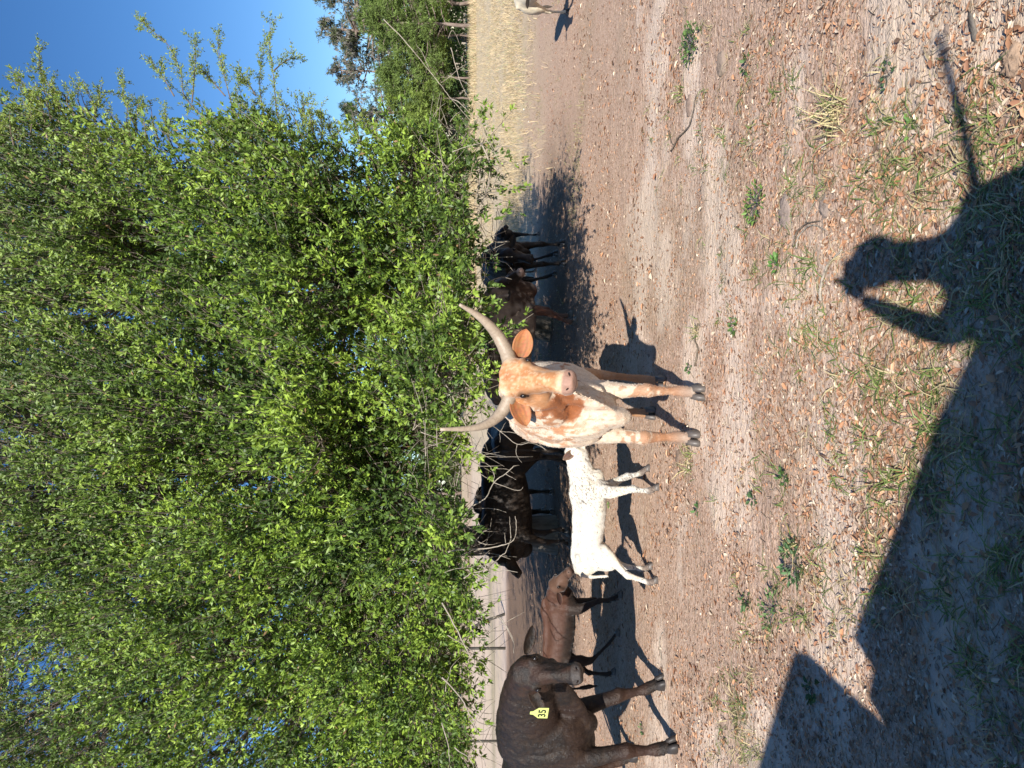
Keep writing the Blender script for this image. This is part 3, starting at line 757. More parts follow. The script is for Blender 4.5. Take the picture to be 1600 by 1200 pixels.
tag(blades(xx[kp], D_[kp], 5, (.03, .10), (.003, .006), sgcol, .04, (.3, 1.8), 'sparse_grass', None, None, M_STRAW), 'thin grazed grass between bare earth and dry field', 'grass', kind='stuff')

# ------------------------------------------------------------------ litter
def litter_cols(n):
    t = rng.random((n, 1)); pal = np.array([[.36, .185, .10], [.44, .26, .155], [.27, .135, .08], [.54, .43, .32], [.15, .095, .065]])
    c = 1.12 * pal[rng.choice(5, n, p=[.26, .28, .17, .20, .09])]; return c * rng.uniform(.75, 1.25, (n, 1))
def litter(n, r0, r1, size, sd, name, label, half=38):
    r = r0 * (r1 / r0) ** rng.random(n); th = np.radians(rng.uniform(-half, half, n)); x = r * np.sin(th); y = r * np.cos(th)
    z = zones(x, y); cl = fbm(np.stack([x * 1.3, y * 2.2, 0 * x], 1), 81, 3)
    kp = rng.random(n) < np.clip(1.15 - z[3] * .85, .08, 1) * (.08 + 1.2 * smooth(.42, .60, cl)); x, y = x[kp], y[kp]; n = len(x)
    p = np.stack([x, y, ground_h(x, y) + rng.uniform(.0015, .009, n)], 1)
    a = rng.uniform(0, 6.283, n); d = np.stack([np.cos(a), np.sin(a), rng.normal(.05, .18, n)], 1)
    nn = np.stack([rng.normal(0, .35, n), rng.normal(0, .35, n), np.ones(n)], 1)
    L = size * np.clip(rng.lognormal(-.5, .5, n), .2, 1.5)
    V, Fq, c = leaf_batch(p, d, nn, L, L * rng.uniform(.28, .5, n), litter_cols(n), .28, True, .10)
    me = np_mesh(name, V, Fq, True, c); return tag(link(name, me, M_LITTER), label, 'leaves', kind='stuff')
litter(44000, 1.7, 5.5, .028, .01, 'leaf_litter', 'dead brown leaves scattered thickly over the near ground', 42)
litter(17000, 5.0, 13, .042, .01, 'leaf_litter', 'small dead leaves and crumbs on the ground round the cattle', 34)
def chips(n, r0, r1):
    r = r0 * (r1 / r0) ** rng.random(n); th = np.radians(rng.uniform(-40, 40, n)); x = r * np.sin(th); y = r * np.cos(th)
    cl = fbm(np.stack([x * 3, y * 6, 0 * x], 1), 85, 3); kp = rng.random(n) < .25 + smooth(.38, .6, cl); x, y, r = x[kp], y[kp], r[kp]; n = len(x)
    p = np.stack([x, y, ground_h(x, y) + rng.uniform(.001, .006, n)], 1); a = rng.normal(0, 1.0, n)
    d = np.stack([np.cos(a), np.sin(a), rng.normal(0, .25, n)], 1); nn = np.stack([rng.normal(0, .5, n), rng.normal(0, .5, n), np.ones(n)], 1); L = rng.uniform(.006, .022, n) * (.7 + .08 * r)
    V, Fq, c = leaf_batch(p, d, nn, L, L * rng.uniform(.25, .6, n), litter_cols(n), .2, False)
    tag(link('leaf_crumbs', np_mesh('leaf_crumbs', V, Fq, True, c), M_LITTER), 'crumbled bits of leaf and bark ground into the sand', 'leaves', kind='stuff')
chips(84000, 1.7, 16)
def straws(n, r0, r1):
    r = r0 * (r1 / r0) ** rng.random(n); th = np.radians(rng.uniform(-40, 40, n)); x = r * np.sin(th); y = r * np.cos(th)
    a = rng.normal(0, .9, n) ; L = rng.uniform(.015, .08, n); w = rng.uniform(.0006, .0018, n)
    t = np.linspace(0, 1, 3)[None, :]; X = x[:, None] + np.cos(a)[:, None] * L[:, None] * t; Y = y[:, None] + np.sin(a)[:, None] * L[:, None] * t + rng.normal(0, .004, (n, 3))
    Z = ground_h(X.ravel(), Y.ravel()).reshape(n, 3) + .004
    V, Fq = tubes_np(np.stack([X, Y, Z], 2), np.repeat(w[:, None], 3, 1), 3)
    c = np.repeat(np.array([[.52, .41, .29]]) * rng.uniform(.4, 1.25, (n, 1)), 9, 0)
    tag(link('straw_bits', np_mesh('straw_bits', V, Fq, True, c), M_STRAW), 'pale bits of straw and stalk strewn over the sand', 'straw', kind='stuff')
straws(8500, 1.7, 9.0)
# the nearest dead leaves, one by one
def fallen_leaf_mesh(seed):
    r = np.random.default_rng(seed); L = .062; w = .5 * L * r.uniform(.34, .5); V = []; Fc = []
    prof = [0.04, .55, .9, 1.0, .82, .45, .03]; curl = r.uniform(-.25, .35); n = len(prof)
    for i in range(n):
        t = i / (n - 1); ww = w * prof[i] * (1 + r.normal(0, .07)); z = curl * L * (t - .5) ** 2
        V += [(t * L - L / 2, -ww, z + .3 * ww), (t * L - L / 2, 0, z), (t * L - L / 2, ww, z + .3 * ww)]
    for i in range(n - 1):
        b = i * 3; Fc += [(b, b + 3, b + 4, b + 1), (b + 1, b + 4, b + 5, b + 2)]
    me = bpy.data.meshes.new('fallen_leaf'); me.from_pydata(V, [], Fc); me.polygons.foreach_set('use_smooth', [True] * len(Fc))
    set_cols(me, np.repeat(litter_cols(1), len(V), 0) * 1.1); me.materials.append(M_LITTER); return me
FL = [fallen_leaf_mesh(i) for i in range(14)]
for i in range(290):
    x = random.uniform(1230, 1640) if i % 3 else random.uniform(1330, 1640); g = G(x, random.uniform(-10, 1210))
    o = bpy.data.objects.new('fallen_leaf', FL[i % 14]); C.objects.link(o); o.parent = ground
    o.location = (g.x, g.y, gz(g.x, g.y) + .011); o.rotation_euler = (random.gauss(0, .3), random.gauss(0, .3), random.uniform(0, 6.28))
    s = random.uniform(.35, .72); o.scale = (s, s, s)

# green grass blades in the near ground
def green_grass():
    zs = [(1250, 1600, 100, 330, 70), (1370, 1640, 240, 640, 85), (1300, 1480, 560, 780, 50), (1340, 1620, 640, 960, 70), (1200, 1330, 380, 560, 25), (1150, 1400, 850, 1010, 40), (1100, 1330, 100, 800, 40),
          (1110, 1190, 1050, 1200, 40), (1000, 1250, 0, 300, 40), (1500, 1640, 930, 1200, 25)]
    cx, cy = [], []
    for x0, x1, y0, y1, n in zs:
        for _ in range(n):
            g = G(random.uniform(x0, x1), random.uniform(y0, y1)); cx.append(g.x); cy.append(g.y)
    cx, cy = np.array(cx), np.array(cy)
    def gc(ii, m):
        tu = rng.random(len(cx))[ii][:, None]; a = rng.random((m, 1))
        c = (np.array([.13, .20, .05]) * (1 - a) + np.array([.27, .32, .10]) * a); y_ = (tu + .5 * a) > .92
        return np.where(y_, np.array([.52, .43, .24]), c) * rng.uniform(.75, 1.15, (m, 1))
    tag(blades(cx, cy, 11, (.03, .115), (.0028, .0058), gc, .022, (.8, 2.8), 'grass', None, None, M_GRASS), 'sprawling green grass blades in the near sand', 'grass', kind='stuff')
green_grass()

# separate tufts and weeds
def tuft(x, y, n, L, label, dryness, name='grass_tuft', wide=.03):
    g = G(x, y); root_z = gz(g.x, g.y); m_ = n
    o = blades(np.array([g.x]), np.array([g.y]), n, (L * .5, L), (.003, .006),
               lambda ii, m: np.where(rng.random((m, 1)) < dryness, np.array([.55, .46, .24]), np.array([.17, .24, .06])) * rng.uniform(.7, 1.2, (m, 1)), wide, (.3, 1.6), name, None, None, M_GRASS)
    me = o.data; co = get_co(me) - np.array([g.x, g.y, root_z], np.float32); me.vertices.foreach_set('co', co.ravel()); o.location = (g.x, g.y, root_z)
    tag(o, label, 'grass tuft', 'grass tufts on the bare ground'); return o
tuft(1312, 178, 70, .20, 'largest straw-yellow grass tuft at the right with a dark hollow behind it', .75, wide=.05)
tuft(1066, 148, 40, .13, 'small yellowish grass tuft right of the thin forked stick', .6)
tuft(1092, 516, 34, .12, 'grass tuft beside the thin stick in front of the horned cow', .45)
tuft(1078, 722, 60, .14, 'greyish green tuft between the horned cow hooves and the white calf', .4, wide=.07)
tuft(1262, 410, 34, .13, 'short green grass tuft near the tip of the person shadow', .2)
tuft(1130, 440, 18, .06, 'tiny green sprout behind the dung pat', .1)
tuft(1240, 850, 30, .12, 'grass tuft beside the dark leafy weed', .4)
tuft(1150, 1120, 36, .12, 'thin yellow-green tuft beyond the truck shadow at the left', .5, wide=.08)
tuft(1405, 495, 60, .13, 'dry tuft lit inside the loop of the arm shadow', .8, wide=.05)

def weed(x, y, r, n, label, col=(.10, .17, .05), lw=.55, ll=.03, name='weed'):
    g = G(x, y); z0 = gz(g.x, g.y); k = n
    a = rng.uniform(0, 6.283, k); rr = r * np.sqrt(rng.random(k)); h = rng.uniform(.005, .05, k) * (r / .07)
    p = np.stack([rr * np.cos(a), rr * np.sin(a), h * (1 - .5 * rr / r)], 1); d = np.stack([np.cos(a), np.sin(a), rng.uniform(0, .9, k)], 1) + rng.normal(0, .35, (k, 3))
    nn = rng.normal(0, .4, (k, 3)) + np.array([0, -.2, 1.0]); L = ll * rng.uniform(.6, 1.2, k)
    V, Fq, c = leaf_batch(p, d, nn, L, L * lw, np.array(col) * rng.uniform(.6, 1.4, (k, 1)), .2, True, .1)
    root = tag(empty(name, (g.x, g.y, z0)), label, 'weed', 'green weeds dotted over the bare ground')
    link('leaves', np_mesh('leaves', V, Fq, True, c), M_GRASS, root)
    q = np.stack([np.zeros_like(p), p * .5 + np.array([0, 0, .01]), p], 1)[::3]
    V, Fq = tubes_np(q, np.full((len(q), 3), .0012), 3); link('stems', np_mesh('stems', V, Fq, True, np.full((len(V), 3), .15)), M_GRASS, root)
weed(1082, 68, .13, 150, 'large bright green weed clump nearest the right border')
weed(1186, 317, .10, 110, 'ferny green weed beside the round dung pat', (.13, .22, .05), .4, .028)
weed(1422, 202, .035, 9, 'small broad-leaved weed standing alone in pale sand', (.12, .24, .05), .6, .022)
weed(1398, 118, .05, 16, 'dark round-leaved weed right of the stick shadow', (.06, .11, .045), .6, .02)
weed(1240, 880, .10, 80, 'dark green leafy weed nearest the peak of the truck shadow', (.08, .15, .06), .5, .032)
weed(1210, 955, .11, 60, 'straggling weed just beyond the tip of the truck shadow', (.11, .18, .06), .45, .03)
weed(1226, 746, .045, 24, 'small green weed in the pale tracks left of centre', (.07, .14, .04))
weed(1174, 780, .035, 14, 'tiny weed left of the pale tracks', (.07, .13, .05))
weed(1214, 414, .04, 26, 'small round green weed right of centre', (.10, .2, .05))
weed(1150, 508, .045, 34, 'low feathery weed in front of the horned cow', (.11, .19, .05), .4)
weed(1090, 795, .035, 16, 'tiny weed in front of the white calf', (.07, .14, .04))
weed(1080, 575, .03, 14, 'little green sprout right of the longhorn hoof', (.09, .16, .05))
weed(1168, 102, .045, 20, 'small weed between the large weed clump and straw tuft', (.09, .15, .05))
weed(1168, 940, .05, 30, 'low weed beyond the truck shadow', (.08, .13, .05))
weed(952, 785, .035, 12, 'green sprig under the belly of the white calf', (.16, .26, .06))
weed(1006, 1140, .035, 14, 'green sprig between the black cow legs', (.08, .15, .05))
weed(1270, 1075, .05, 18, 'weed inside the left part of the truck shadow', (.06, .11, .04), .6, .035)

# sticks, pats, scraps
def stick(pl, r, label, mat=M_TWIGD, name='stick', lift=.008):
    pts = catmull([G(x, y) for x, y in pl], 5); n = len(pts); o0 = pts[0].copy()
    for p in pts: p.z = gz(p.x, p.y) + lift + random.uniform(0, .006)
    m = MB(); m.tube([p - o0 for p in pts], [r * (1 - .55 * i / (n - 1)) * random.uniform(.85, 1.15) for i in range(n)], 7)
    o = m.build(name, mat); o.location = o0; return tag(o, label, 'stick', 'sticks lying on the sand')
stick([(1240, 385), (1247, 365), (1262, 350), (1285, 345)], .006, 'grey curved stick forking beside the dung pat')
stick([(1246, 388), (1252, 368), (1270, 352), (1297, 360)], .005, 'pale curved root lying against the grey curved stick', M_TWIG)
stick([(1284, 470), (1286, 440), (1298, 412), (1318, 390)], .008, 'whitish bare stick at the tip of the person shadow', M_TWIG)
stick([(1262, 348), (1276, 315), (1290, 290)], .003, 'thin straight twig pointing away from the curved stick', M_TWIG)
stick([(1050, 236), (1062, 215), (1080, 195), (1088, 165), (1095, 142)], .006, 'thin forked stick right of the black shade', M_TWIGD)
stick([(1047, 205), (1052, 225), (1060, 222)], .005, 'short dark fork end of a stick', M_TWIGD)
stick([(1089, 572), (1094, 545), (1090, 530), (1094, 505)], .006, 'thin dark stick right of the horned cow front hooves')
stick([(1390, 120), (1400, 118), (1380, 160)], .003, 'thin pale stalk by the dark round-leaved weed', M_TWIG)
stick([(1035, 1032), (1032, 1000), (1040, 985)], .004, 'bent pale stalk in front of the black cow hoof', M_TWIG)
stick([(905, 470), (895, 480), (880, 500)], .004, 'dead grass stalks in the shade edge', M_TWIG)

def pat(x, y, r, label, col, name='dung_pat', h=.02):
    g = G(x, y); z = gz(g.x, g.y); n = 26; V = [(0, 0, h)]; Fc = []
    rr = [(.35, .98), (.68, .8), (.92, .45), (1.0, .0), (1.02, -.6)]
    wob = [1 + .13 * math.sin(2 * t * 6.283 / n + 1) + random.gauss(0, .05) for t in range(n)]
    for a, b in rr:
        for k in range(n):
            t = k * 6.283 / n; V.append((r * a * wob[k] * math.cos(t), r * a * wob[k] * math.sin(t) * .9, h * b + random.gauss(0, .0035)))
    for k in range(n): Fc.append((0, 1 + k, 1 + (k + 1) % n))
    for i in range(len(rr) - 1):
        for k in range(n): Fc.append((1 + i * n + k, 1 + (i + 1) * n + k, 1 + (i + 1) * n + (k + 1) % n, 1 + i * n + (k + 1) % n))
    me = bpy.data.meshes.new(name); me.from_pydata(V, [], Fc); me.polygons.foreach_set('use_smooth', [True] * len(Fc))
    o = link(name, me, simple(name + '_mat', col, .95, .1, .3, 40, .8)); o.location = (g.x, g.y, z); return tag(o, label, 'dung pat', 'dried dung pats')
pat(1228, 331, .078, 'round grey dried dung pat by the ferny weed', (.27, .21, .175))
pat(1580, 92, .05, 'brown dung pat at the lower right corner', (.33, .23, .16), h=.013)
pat(1290, 322, .05, 'small grey crust next to the curved stick', (.24, .19, .16), h=.02)
pat(1078, 165, .07, 'flat greyish pat beside the yellowish tuft', (.26, .19, .15), h=.02)
pat(1128, 100, .07, 'flat grey pat near the bright weed clump', (.25, .19, .15), h=.02)
pat(1060, 715, .05, 'dark dry pat left of the horned cow hoof', (.18, .13, .10), h=.025)

def chunk(x, y, sx, sy, sz, rz, label, mat, name, cat):
    g = G(x, y); m = MB(); n = 7; rings = []
    for i in range(n):
        t = i / (n - 1); s = (1 - (2 * t - 1) ** 4) * .8 + .2
        rings.append(((sx * (t - .5), random.gauss(0, sy * .12), random.gauss(0, sz * .1)), (0, sy * s * random.uniform(.8, 1.15), 0), (0, 0, sz * s * random.uniform(.8, 1.15)), 2.6))
    m.loft(rings, 12); o = m.build(name, mat); o.location = (g.x, g.y, gz(g.x, g.y) + sz * .5); o.rotation_euler = (0, 0, rz); return tag(o, label, cat)
chunk(1522, 42, .12, .011, .007, .25, 'dark weathered chunk of bark at the lower right', M_BARK, 'bark_chunk', 'bark')
M_SCRAP = simple('white_scrap', (.78, .78, .74), .7, .3, .15, 30, .4)
for x, y, s, lab in [(819, 171, .05, 'smaller white scrap of litter beyond the brown earth'), (810, 258, .09, 'larger white scrap of litter in the thin grass'), (826, 190, .03, 'tiny white scrap next to the smaller one')]:
    chunk(x, y, s, s * .35, s * .25, random.uniform(0, 3), lab, M_SCRAP, 'white_scrap', 'litter')
M_CLOD = simple('earth_clod', (.30, .225, .175), .95, .08, .3, 30, .8)
for i in range(60):   # clods of trodden earth
    pass
def clods():
    n = 1100; r = 2.2 * (11 / 2.2) ** rng.random(n); th = np.radians(rng.uniform(-36, 36, n)); x = r * np.sin(th); y = r * np.cos(th)
    ico = bpy.data.meshes.new('i'); bm = bmesh.new(); bmesh.ops.create_icosphere(bm, subdivisions=1, radius=1); bm.to_mesh(ico); bm.free()
    iv = get_co(ico); fi_ = np.array([tuple(p.vertices) for p in ico.polygons]); k = len(iv)
    s = rng.uniform(.004, .017, n) * (.6 + .08 * r)
    V = iv[None] * (s[:, None, None] * np.stack([rng.uniform(.8, 1.6, n), rng.uniform(.8, 1.4, n), rng.uniform(.4, .8, n)], 1)[:, None, :]) * (1 + rng.normal(0, .15, (n, k, 1)))
    V += np.stack([x, y, ground_h(x, y) + s * .2], 1)[:, None, :]
    Fq = (np.arange(n)[:, None, None] * k + fi_[None]).reshape(-1, 3)
    tag(link('earth_clods', np_mesh('earth_clods', V.reshape(-1, 3), Fq, False), M_CLOD), 'crumbs and small clods of sandy earth', 'clods', kind='stuff')
clods()

# ------------------------------------------------------------------ fence far behind on the left
M_POST = simple('post_steel', (.06, .055, .045), .7, .3, .3, 8)
def post(xb, yb, xt, yt, label):
    g = G(xb, yb); t = W(xt, yt, g.y); m = MB(); top = t - g; m.tube([Vector((0, 0, -.2)), top * .5, top], .045, 6)
    o = tag(empty('fence_post', (g.x, g.y, gz(g.x, g.y))), label, 'fence post', 'posts of the far pasture fence')
    m.build('shaft', M_POST, o); m2 = MB(); m2.box(top * .99, .06, .06, .03); m2.build('post_cap', M_POST, o); return o
post(789, 956, 730, 984, 'dark fence post leaning to one side behind the thicket')
post(790, 1013, 732, 1013, 'upright dark fence post in the middle of the three')
post(786, 1158, 730, 1158, 'leftmost dark fence post above the black cow back')
m = MB()
P0 = G(789, 956); P1 = G(790, 1013); P2 = G(786, 1158)
root = tag(empty('fence_wire', P1), 'thin sagging wires strung between the dark fence posts', 'fence wire')
for z in (.35, .65, .95):
    m = MB(); a, b, c = Vector((P0.x, P0.y, z)), Vector((P1.x, P1.y, z)), Vector((P2.x, P2.y, z))
    m.tube([p - P1 for p in (a, a.lerp(b, .5) - Vector((0, 0, .03)), b, b.lerp(c, .5) - Vector((0, 0, .05)), c)], .004, 4); m.build('wire', M_POST, root)
# ------------------------------------------------------------------ cattle
def ear_mesh(base, dr, op, L, Wd, cin, cout, cup=.35, droop=0.0):
    base, dr, op = Vector(base), Vector(dr).normalized(), Vector(op).normalized()
    wdir = dr.cross(op).normalized(); op = wdir.cross(dr).normalized()
    NU, NV = 12, 10; V, Fc, K = [], [], []
    for layer in (0, 1):
        for i in range(NU + 1):
            u = i / NU; w = Wd * max(.04, (math.sin(math.pi * min(1, u * .93 + .07)) ** .62)) * (1 if u > .12 else .55 + 3.7 * u)
            for j in range(NV + 1):
                v = 2 * j / NV - 1
                p = base + dr * (L * u) + wdir * (w * v * (1 - .12 * abs(v))) + op * (w * cup * (v * v) - Wd * cup * (1 - .8 * u)) - Vector((0, 0, droop * L * u * u))
                if layer: p = p - op * (.010 if abs(v) < .95 else .002) * (L / .2)
                V.append(p)
                inner = cin if (layer == 0 and abs(v) < .8 and u < .93) else cout
                s = (1 - .6 * (1 - abs(v)) * (1 - u) - .25 * (abs(abs(v) - .45) < .12)) if layer == 0 else 1  # veins, and the shade of the ear's hollow painted into the colour
                K.append([c * s * random.uniform(.85, 1.15) for c in inner])
    n1 = (NU + 1) * (NV + 1)
    for layer in (0, 1):
        for i in range(NU):
            for j in range(NV):
                a = layer * n1 + i * (NV + 1) + j; Fc.append((a, a + 1, a + NV + 2, a + NV + 1) if layer == 0 else (a + NV + 1, a + NV + 2, a + 1, a))
    for i in range(NU):
        for j in (0, NV):
            a = i * (NV + 1) + j; Fc.append((a, a + NV + 1, n1 + a + NV + 1, n1 + a))
    for j in range(NV):
        for i in (0, NU):
            a = i * (NV + 1) + j; Fc.append((a, a + 1, n1 + a + 1, n1 + a))
    me = bpy.data.meshes.new('ear'); me.from_pydata([tuple(v) for v in V], [], Fc)
    bm = bmesh.new(); bm.from_mesh(me); bmesh.ops.recalc_face_normals(bm, faces=bm.faces); bm.to_mesh(me); bm.free()
    me.polygons.foreach_set('use_smooth', [True] * len(Fc)); set_cols(me, np.array(K)); return me

TORSO = [(-.86, 1.04, .07, .06), (-.82, 1.00, .17, .13), (-.72, .97, .245, .20), (-.56, .945, .29, .245), (-.36, .915, .30, .245), (-.12, .885, .325, .265), (.12, .87, .34, .28),
         (.32, .875, .345, .255), (.48, .89, .345, .215), (.62, .905, .31, .185), (.72, .90, .25, .15), (.79, .88, .16, .10)]

def cattle(name, label, cat, loc, head_dir, s=1.0, torso=TORSO, wS=1.0, poll=(1.02, 0, 1.28), muzzle=(1.38, 0, .93), face=(.7, 0, .7), feet=None, colf=None, mat=None, vox=.010,
           legr=1.0, ear=(.20, .06), ear_dirs=None, ear_in=(.3, .15, .08), ear_out=(.3, .15, .08), horns=None, hoofc=None, neck=(.19, .27, .095, .135), brisket=.10, headw=1.0, group='cattle in the pasture',
           tail=True, tail_k=1.0, leg_len=1.0, pollw=0, nosec=None, smooth_it=5, thigh=1.0, dewlap=0.0, eye=True, neck_base=(.46, 1.0), withers=0.0, hair=0, hair_len=.018, lump=1.0):
    hd = Vector((head_dir[0], head_dir[1], 0)).normalized(); rz = math.atan2(hd.y, hd.x)
    root = tag(empty(name, (loc[0], loc[1], gz(loc[0], loc[1])), rz), label, cat, group)
    Minv = (Matrix.Translation(root.location) @ Matrix.Rotation(rz, 4, 'Z')).inverted()
    def loc_(p): return Minv @ Vector(p) if len(p) == 3 and isinstance(p, Vector) else Vector(p) * s
    m = MB()
    # trunk
    rings = []
    for x, zc, hz, hw in torso:
        rings.append((Vector((x, 0, zc)) * s, Vector((0, hw * wS, 0)) * s, Vector((0, 0, hz)) * s, 2.25))
    m.loft(rings, 28)
    # spine, hips, shoulders
    m.tube([Vector(p) * s for p in ((-.80, 0, 1.13), (-.55, 0, 1.19), (-.2, 0, 1.165), (.2, 0, 1.165), (.42, 0, 1.20 + withers), (.6, 0, 1.17 + withers))], [.05 * s, .06 * s, .055 * s, .055 * s, .075 * s, .07 * s], 10)
    hipw = torso[3][3] * .74; shw = torso[8][3] * .68; bz = torso[8][1] - torso[8][2] + .12
    for sg in (-1, 1):
        m.ell(Vector((-.56, sg * hipw * wS, torso[3][1] + .165)) * s, Vector((.07, 0, 0)) * s, Vector((0, .05, 0)) * s, Vector((0, 0, .05)) * s)
        m.ell(Vector((.50, sg * shw * wS, .90)) * s, Vector((.12, 0, -.02)) * s, Vector((0, .082, 0)) * s, Vector((-.03, 0, .26)) * s)
        m.ell(Vector((-.60, sg * .155 * wS, .84)) * s, Vector((.17, 0, .03)) * s * thigh, Vector((0, .095, 0)) * s * thigh, Vector((.05, 0, .27)) * s)
    m.ell(Vector((.64, 0, bz)) * s, Vector((.13, 0, .02)) * s, Vector((0, .085 * wS, 0)) * s, Vector((0, 0, brisket)) * s)
    # head frame
    Pp, Pm = loc_(poll), loc_(muzzle); L = (Pm - Pp).length; f = (Pm - Pp) / L
    N = Minv.to_3x3() @ face if isinstance(face, Vector) else Vector(face)
    n = (N - f * N.dot(f)).normalized(); sd = n.cross(f).normalized()      # sd: towards the animal's own left or right
    k = L / .5; kw = k * headw
    prof = [(-.045, .07 + pollw, .05), (-.01, .105 + pollw, .075), (.06, .124 + pollw, .098), (.18, .127 + pollw * .3, .112), (.30, .121, .12), (.42, .098, .115), (.55, .080, .10), (.70, .071, .085), (.80, .070, .079), (.88, .078, .076), (.95, .079, .066), (.99, .066, .052), (1.015, .038, .03)]
    rr = []
    for t, w, d in prof:
        c = Pp + f * (L * t) - n * (d * k - .055 * k)
        rr.append((c, sd * (w * kw), n * (d * k), 2.5))
    m.loft(rr, 28)
    for sg in (-1, 1):
        m.ell(Pp + f * L * .27 + sd * sg * .100 * kw + n * .004 * k, f * .052 * k, sd * .028 * kw, n * .036 * k)
        m.ell(Pp + f * L * .42 + sd * sg * .062 * kw - n * .10 * k, f * .075 * k, sd * .034 * kw, n * .05 * k)
        m.ell(Pp + f * L * .915 + sd * sg * .040 * kw + n * .012 * k, f * .032 * k, sd * .026 * kw, n * .026 * k)
        m.ell(Pp + f * L * .10 + sd * sg * .10 * kw - n * .05 * k, f * .04 * k, sd * .035 * kw, n * .04 * k)
    m.ell(Pp + f * L * .90 - n * .085 * k, f * .045 * k, sd * .045 * kw, n * .028 * k)
    # neck
    nb = Vector((neck_base[0], 0, neck_base[1])) * s; ne = Pp + f * L * .16 - n * .075 * k
    d0 = Vector((.75, 0, .35)) * s * .55; c1 = nb + d0 * (ne - nb).length / s * .8
    pts = [(1 - t) ** 2 * nb + 2 * t * (1 - t) * c1 + t * t * ne for t in [i / 7 for i in range(8)]]
    rings = []
    for i, p in enumerate(pts):
        t = i / 7; tg = (pts[min(i + 1, 7)] - pts[max(i - 1, 0)]).normalized()
        a = Vector((0, 1, 0)).lerp(sd if sd.y > 0 else -sd, t); a = (a - tg * a.dot(tg)).normalized(); b = tg.cross(a)
        w = (neck[0] * (1 - t) + neck[2] * t) * s; h = (neck[1] * (1 - t) + neck[3] * t) * s
        rings.append((p + Vector((0, 0, -.02 * s * math.sin(math.pi * t))), a * w, b * h, 2.2))
    c_, a_, b_, e_ = rings[-1]; rings += [(c_ + tg * .05 * k, a_ * .8, b_ * .75, 2.2), (c_ + tg * .085 * k, a_ * .4, b_ * .35, 2.2)]
    m.loft(rings, 24)
    if dewlap:
        q0 = ne + Vector((0, 0, -.10 * k)); q1 = Vector((.64, 0, .64)) * s
        dv = (nb - q0.lerp(q1, .5)).normalized()
        m.loft([(q0.lerp(q1, t_) + dv * .05 + Vector((.05, 0, -.01)) * s * math.sin(3.14 * t_), Vector((0, dewlap * (.55 + .7 * t_), 0)), dv * (.09 + .07 * t_) * s, 2) for t_ in (0, .2, .4, .6, .8, 1)], 16)
    # legs
    feet = feet or [(.53, .16), (.53, -.16), (-.60, .16), (-.60, -.16)]
    ft = []
    for i, ff in enumerate(feet):
        p = loc_(ff) if isinstance(ff, Vector) else Vector((ff[0], ff[1], 0)) * s
        ft.append(Vector((p.x / s, p.y / s, 0)))
    for i, fp in enumerate(ft):
        sg = 1 if i % 2 == 0 else -1; lr = legr
        if i < 2:
            ch = [(.47, .14 * wS, .84, .10, .08), (.44, .155 * wS, .66, .085, .068), (.47, .158 * wS, .52, .062, .055), (.50, .16, .40, .048, .048), (.512, .16, .345, .054, .053), (.50, .16, .29, .038, .038), (.495, .16, .20, .029, .028), (.50, .16, .12, .044, .045), (.525, .16, .072, .036, .038), (.535, .16, .05, .044, .046)]; dx = fp.x - .535
        else:
            ch = [(-.56, .12 * wS, .90, .17, .09), (-.50, .155 * wS, .74, .14, .085), (-.52, .165 * wS, .62, .092, .062), (-.61, .165, .52, .06, .048), (-.67, .165, .445, .055, .042), (-.665, .165, .37, .040, .035), (-.655, .165, .25, .031, .029), (-.645, .165, .13, .040, .040), (-.615, .165, .075, .036, .039), (-.60, .165, .05, .044, .046)]; dx = fp.x + .60
        dy = fp.y - sg * .16; rings = []
        for x, y, z, rx, ry in ch:
            g_ = min(1, max(0, (.80 - z) / .74)); g_ = g_ ** (1.0 if i < 2 else 1.1)
            rings.append((Vector((x + dx * g_, sg * y + dy * g_, z if z > .5 else z)) * s, Vector((rx * lr, 0, 0)) * s, Vector((0, ry * lr, 0)) * s, 2.1))
        m.loft(rings, 16)
    if tail:
        m.tube([Vector((x_ * (1 if tail_k == 1 else .935), y_, z_)) * s for x_, y_, z_ in ((-.80, 0, 1.12), (-.89, .0, 1.08), (-.93, .01, .92), (-.92, .02, .66), (-.90, .03, .45), (-.89, .03, .30))[:6 if tail_k == 1 else 4]], [k_ * s * tail_k for k_ in (.045, .036, .026, .022, .045, .018)[:6 if tail_k == 1 else 4]], 10)
    me = m.mesh('raw'); o = bpy.data.objects.new('raw', me); C.objects.link(o)
    r = o.modifiers.new('r', 'REMESH'); r.mode = 'VOXEL'; r.voxel_size = vox; r.use_smooth_shade = True
    q = o.modifiers.new('s', 'SMOOTH'); q.factor = .5; q.iterations = smooth_it
    dg = bpy.context.evaluated_depsgraph_get(); body_me = bpy.data.meshes.new_from_object(o.evaluated_get(dg)); bpy.data.objects.remove(o)
    body_me.name = 'body'
    co = get_co(body_me).astype(float)
    # muscle and skin folds
    nrm = np.empty(len(co) * 3, np.float32); body_me.vertices.foreach_get('normal', nrm); nrm = nrm.reshape(-1, 3)
    disp = lump * (fbm(co / s * np.array([9, 9, 5]), 91, 3) - .5) * .024 * s + (fbm(co / s * np.array([3, 3, 1.2]), 93, 2) - .5) * .02 * s
    rel = co - np.array(Pp); th = rel @ np.array(f) / L; ts = rel @ np.array(sd) / k; tn = rel @ np.array(n) / k
    hm = smooth(-.12, .0, th) * (1 - smooth(1.05, 1.2, th)) * smooth(-.03, .03, tn + .235 - .14 * np.clip(th, 0, 1)) * (1 - smooth(.16, .2, np.abs(ts))) * (tn < .16)
    fo = 1 - np.abs(2 * fbm(co / s * np.array([13, 9, 2.6]), 95, 2) - 1); fo = smooth(.72, .98, fo)
    disp = disp - lump * .016 * s * fo * smooth(.30, .5, co[:, 0] / s) * smooth(.55, .7, co[:, 2] / s) * (1 - hm)
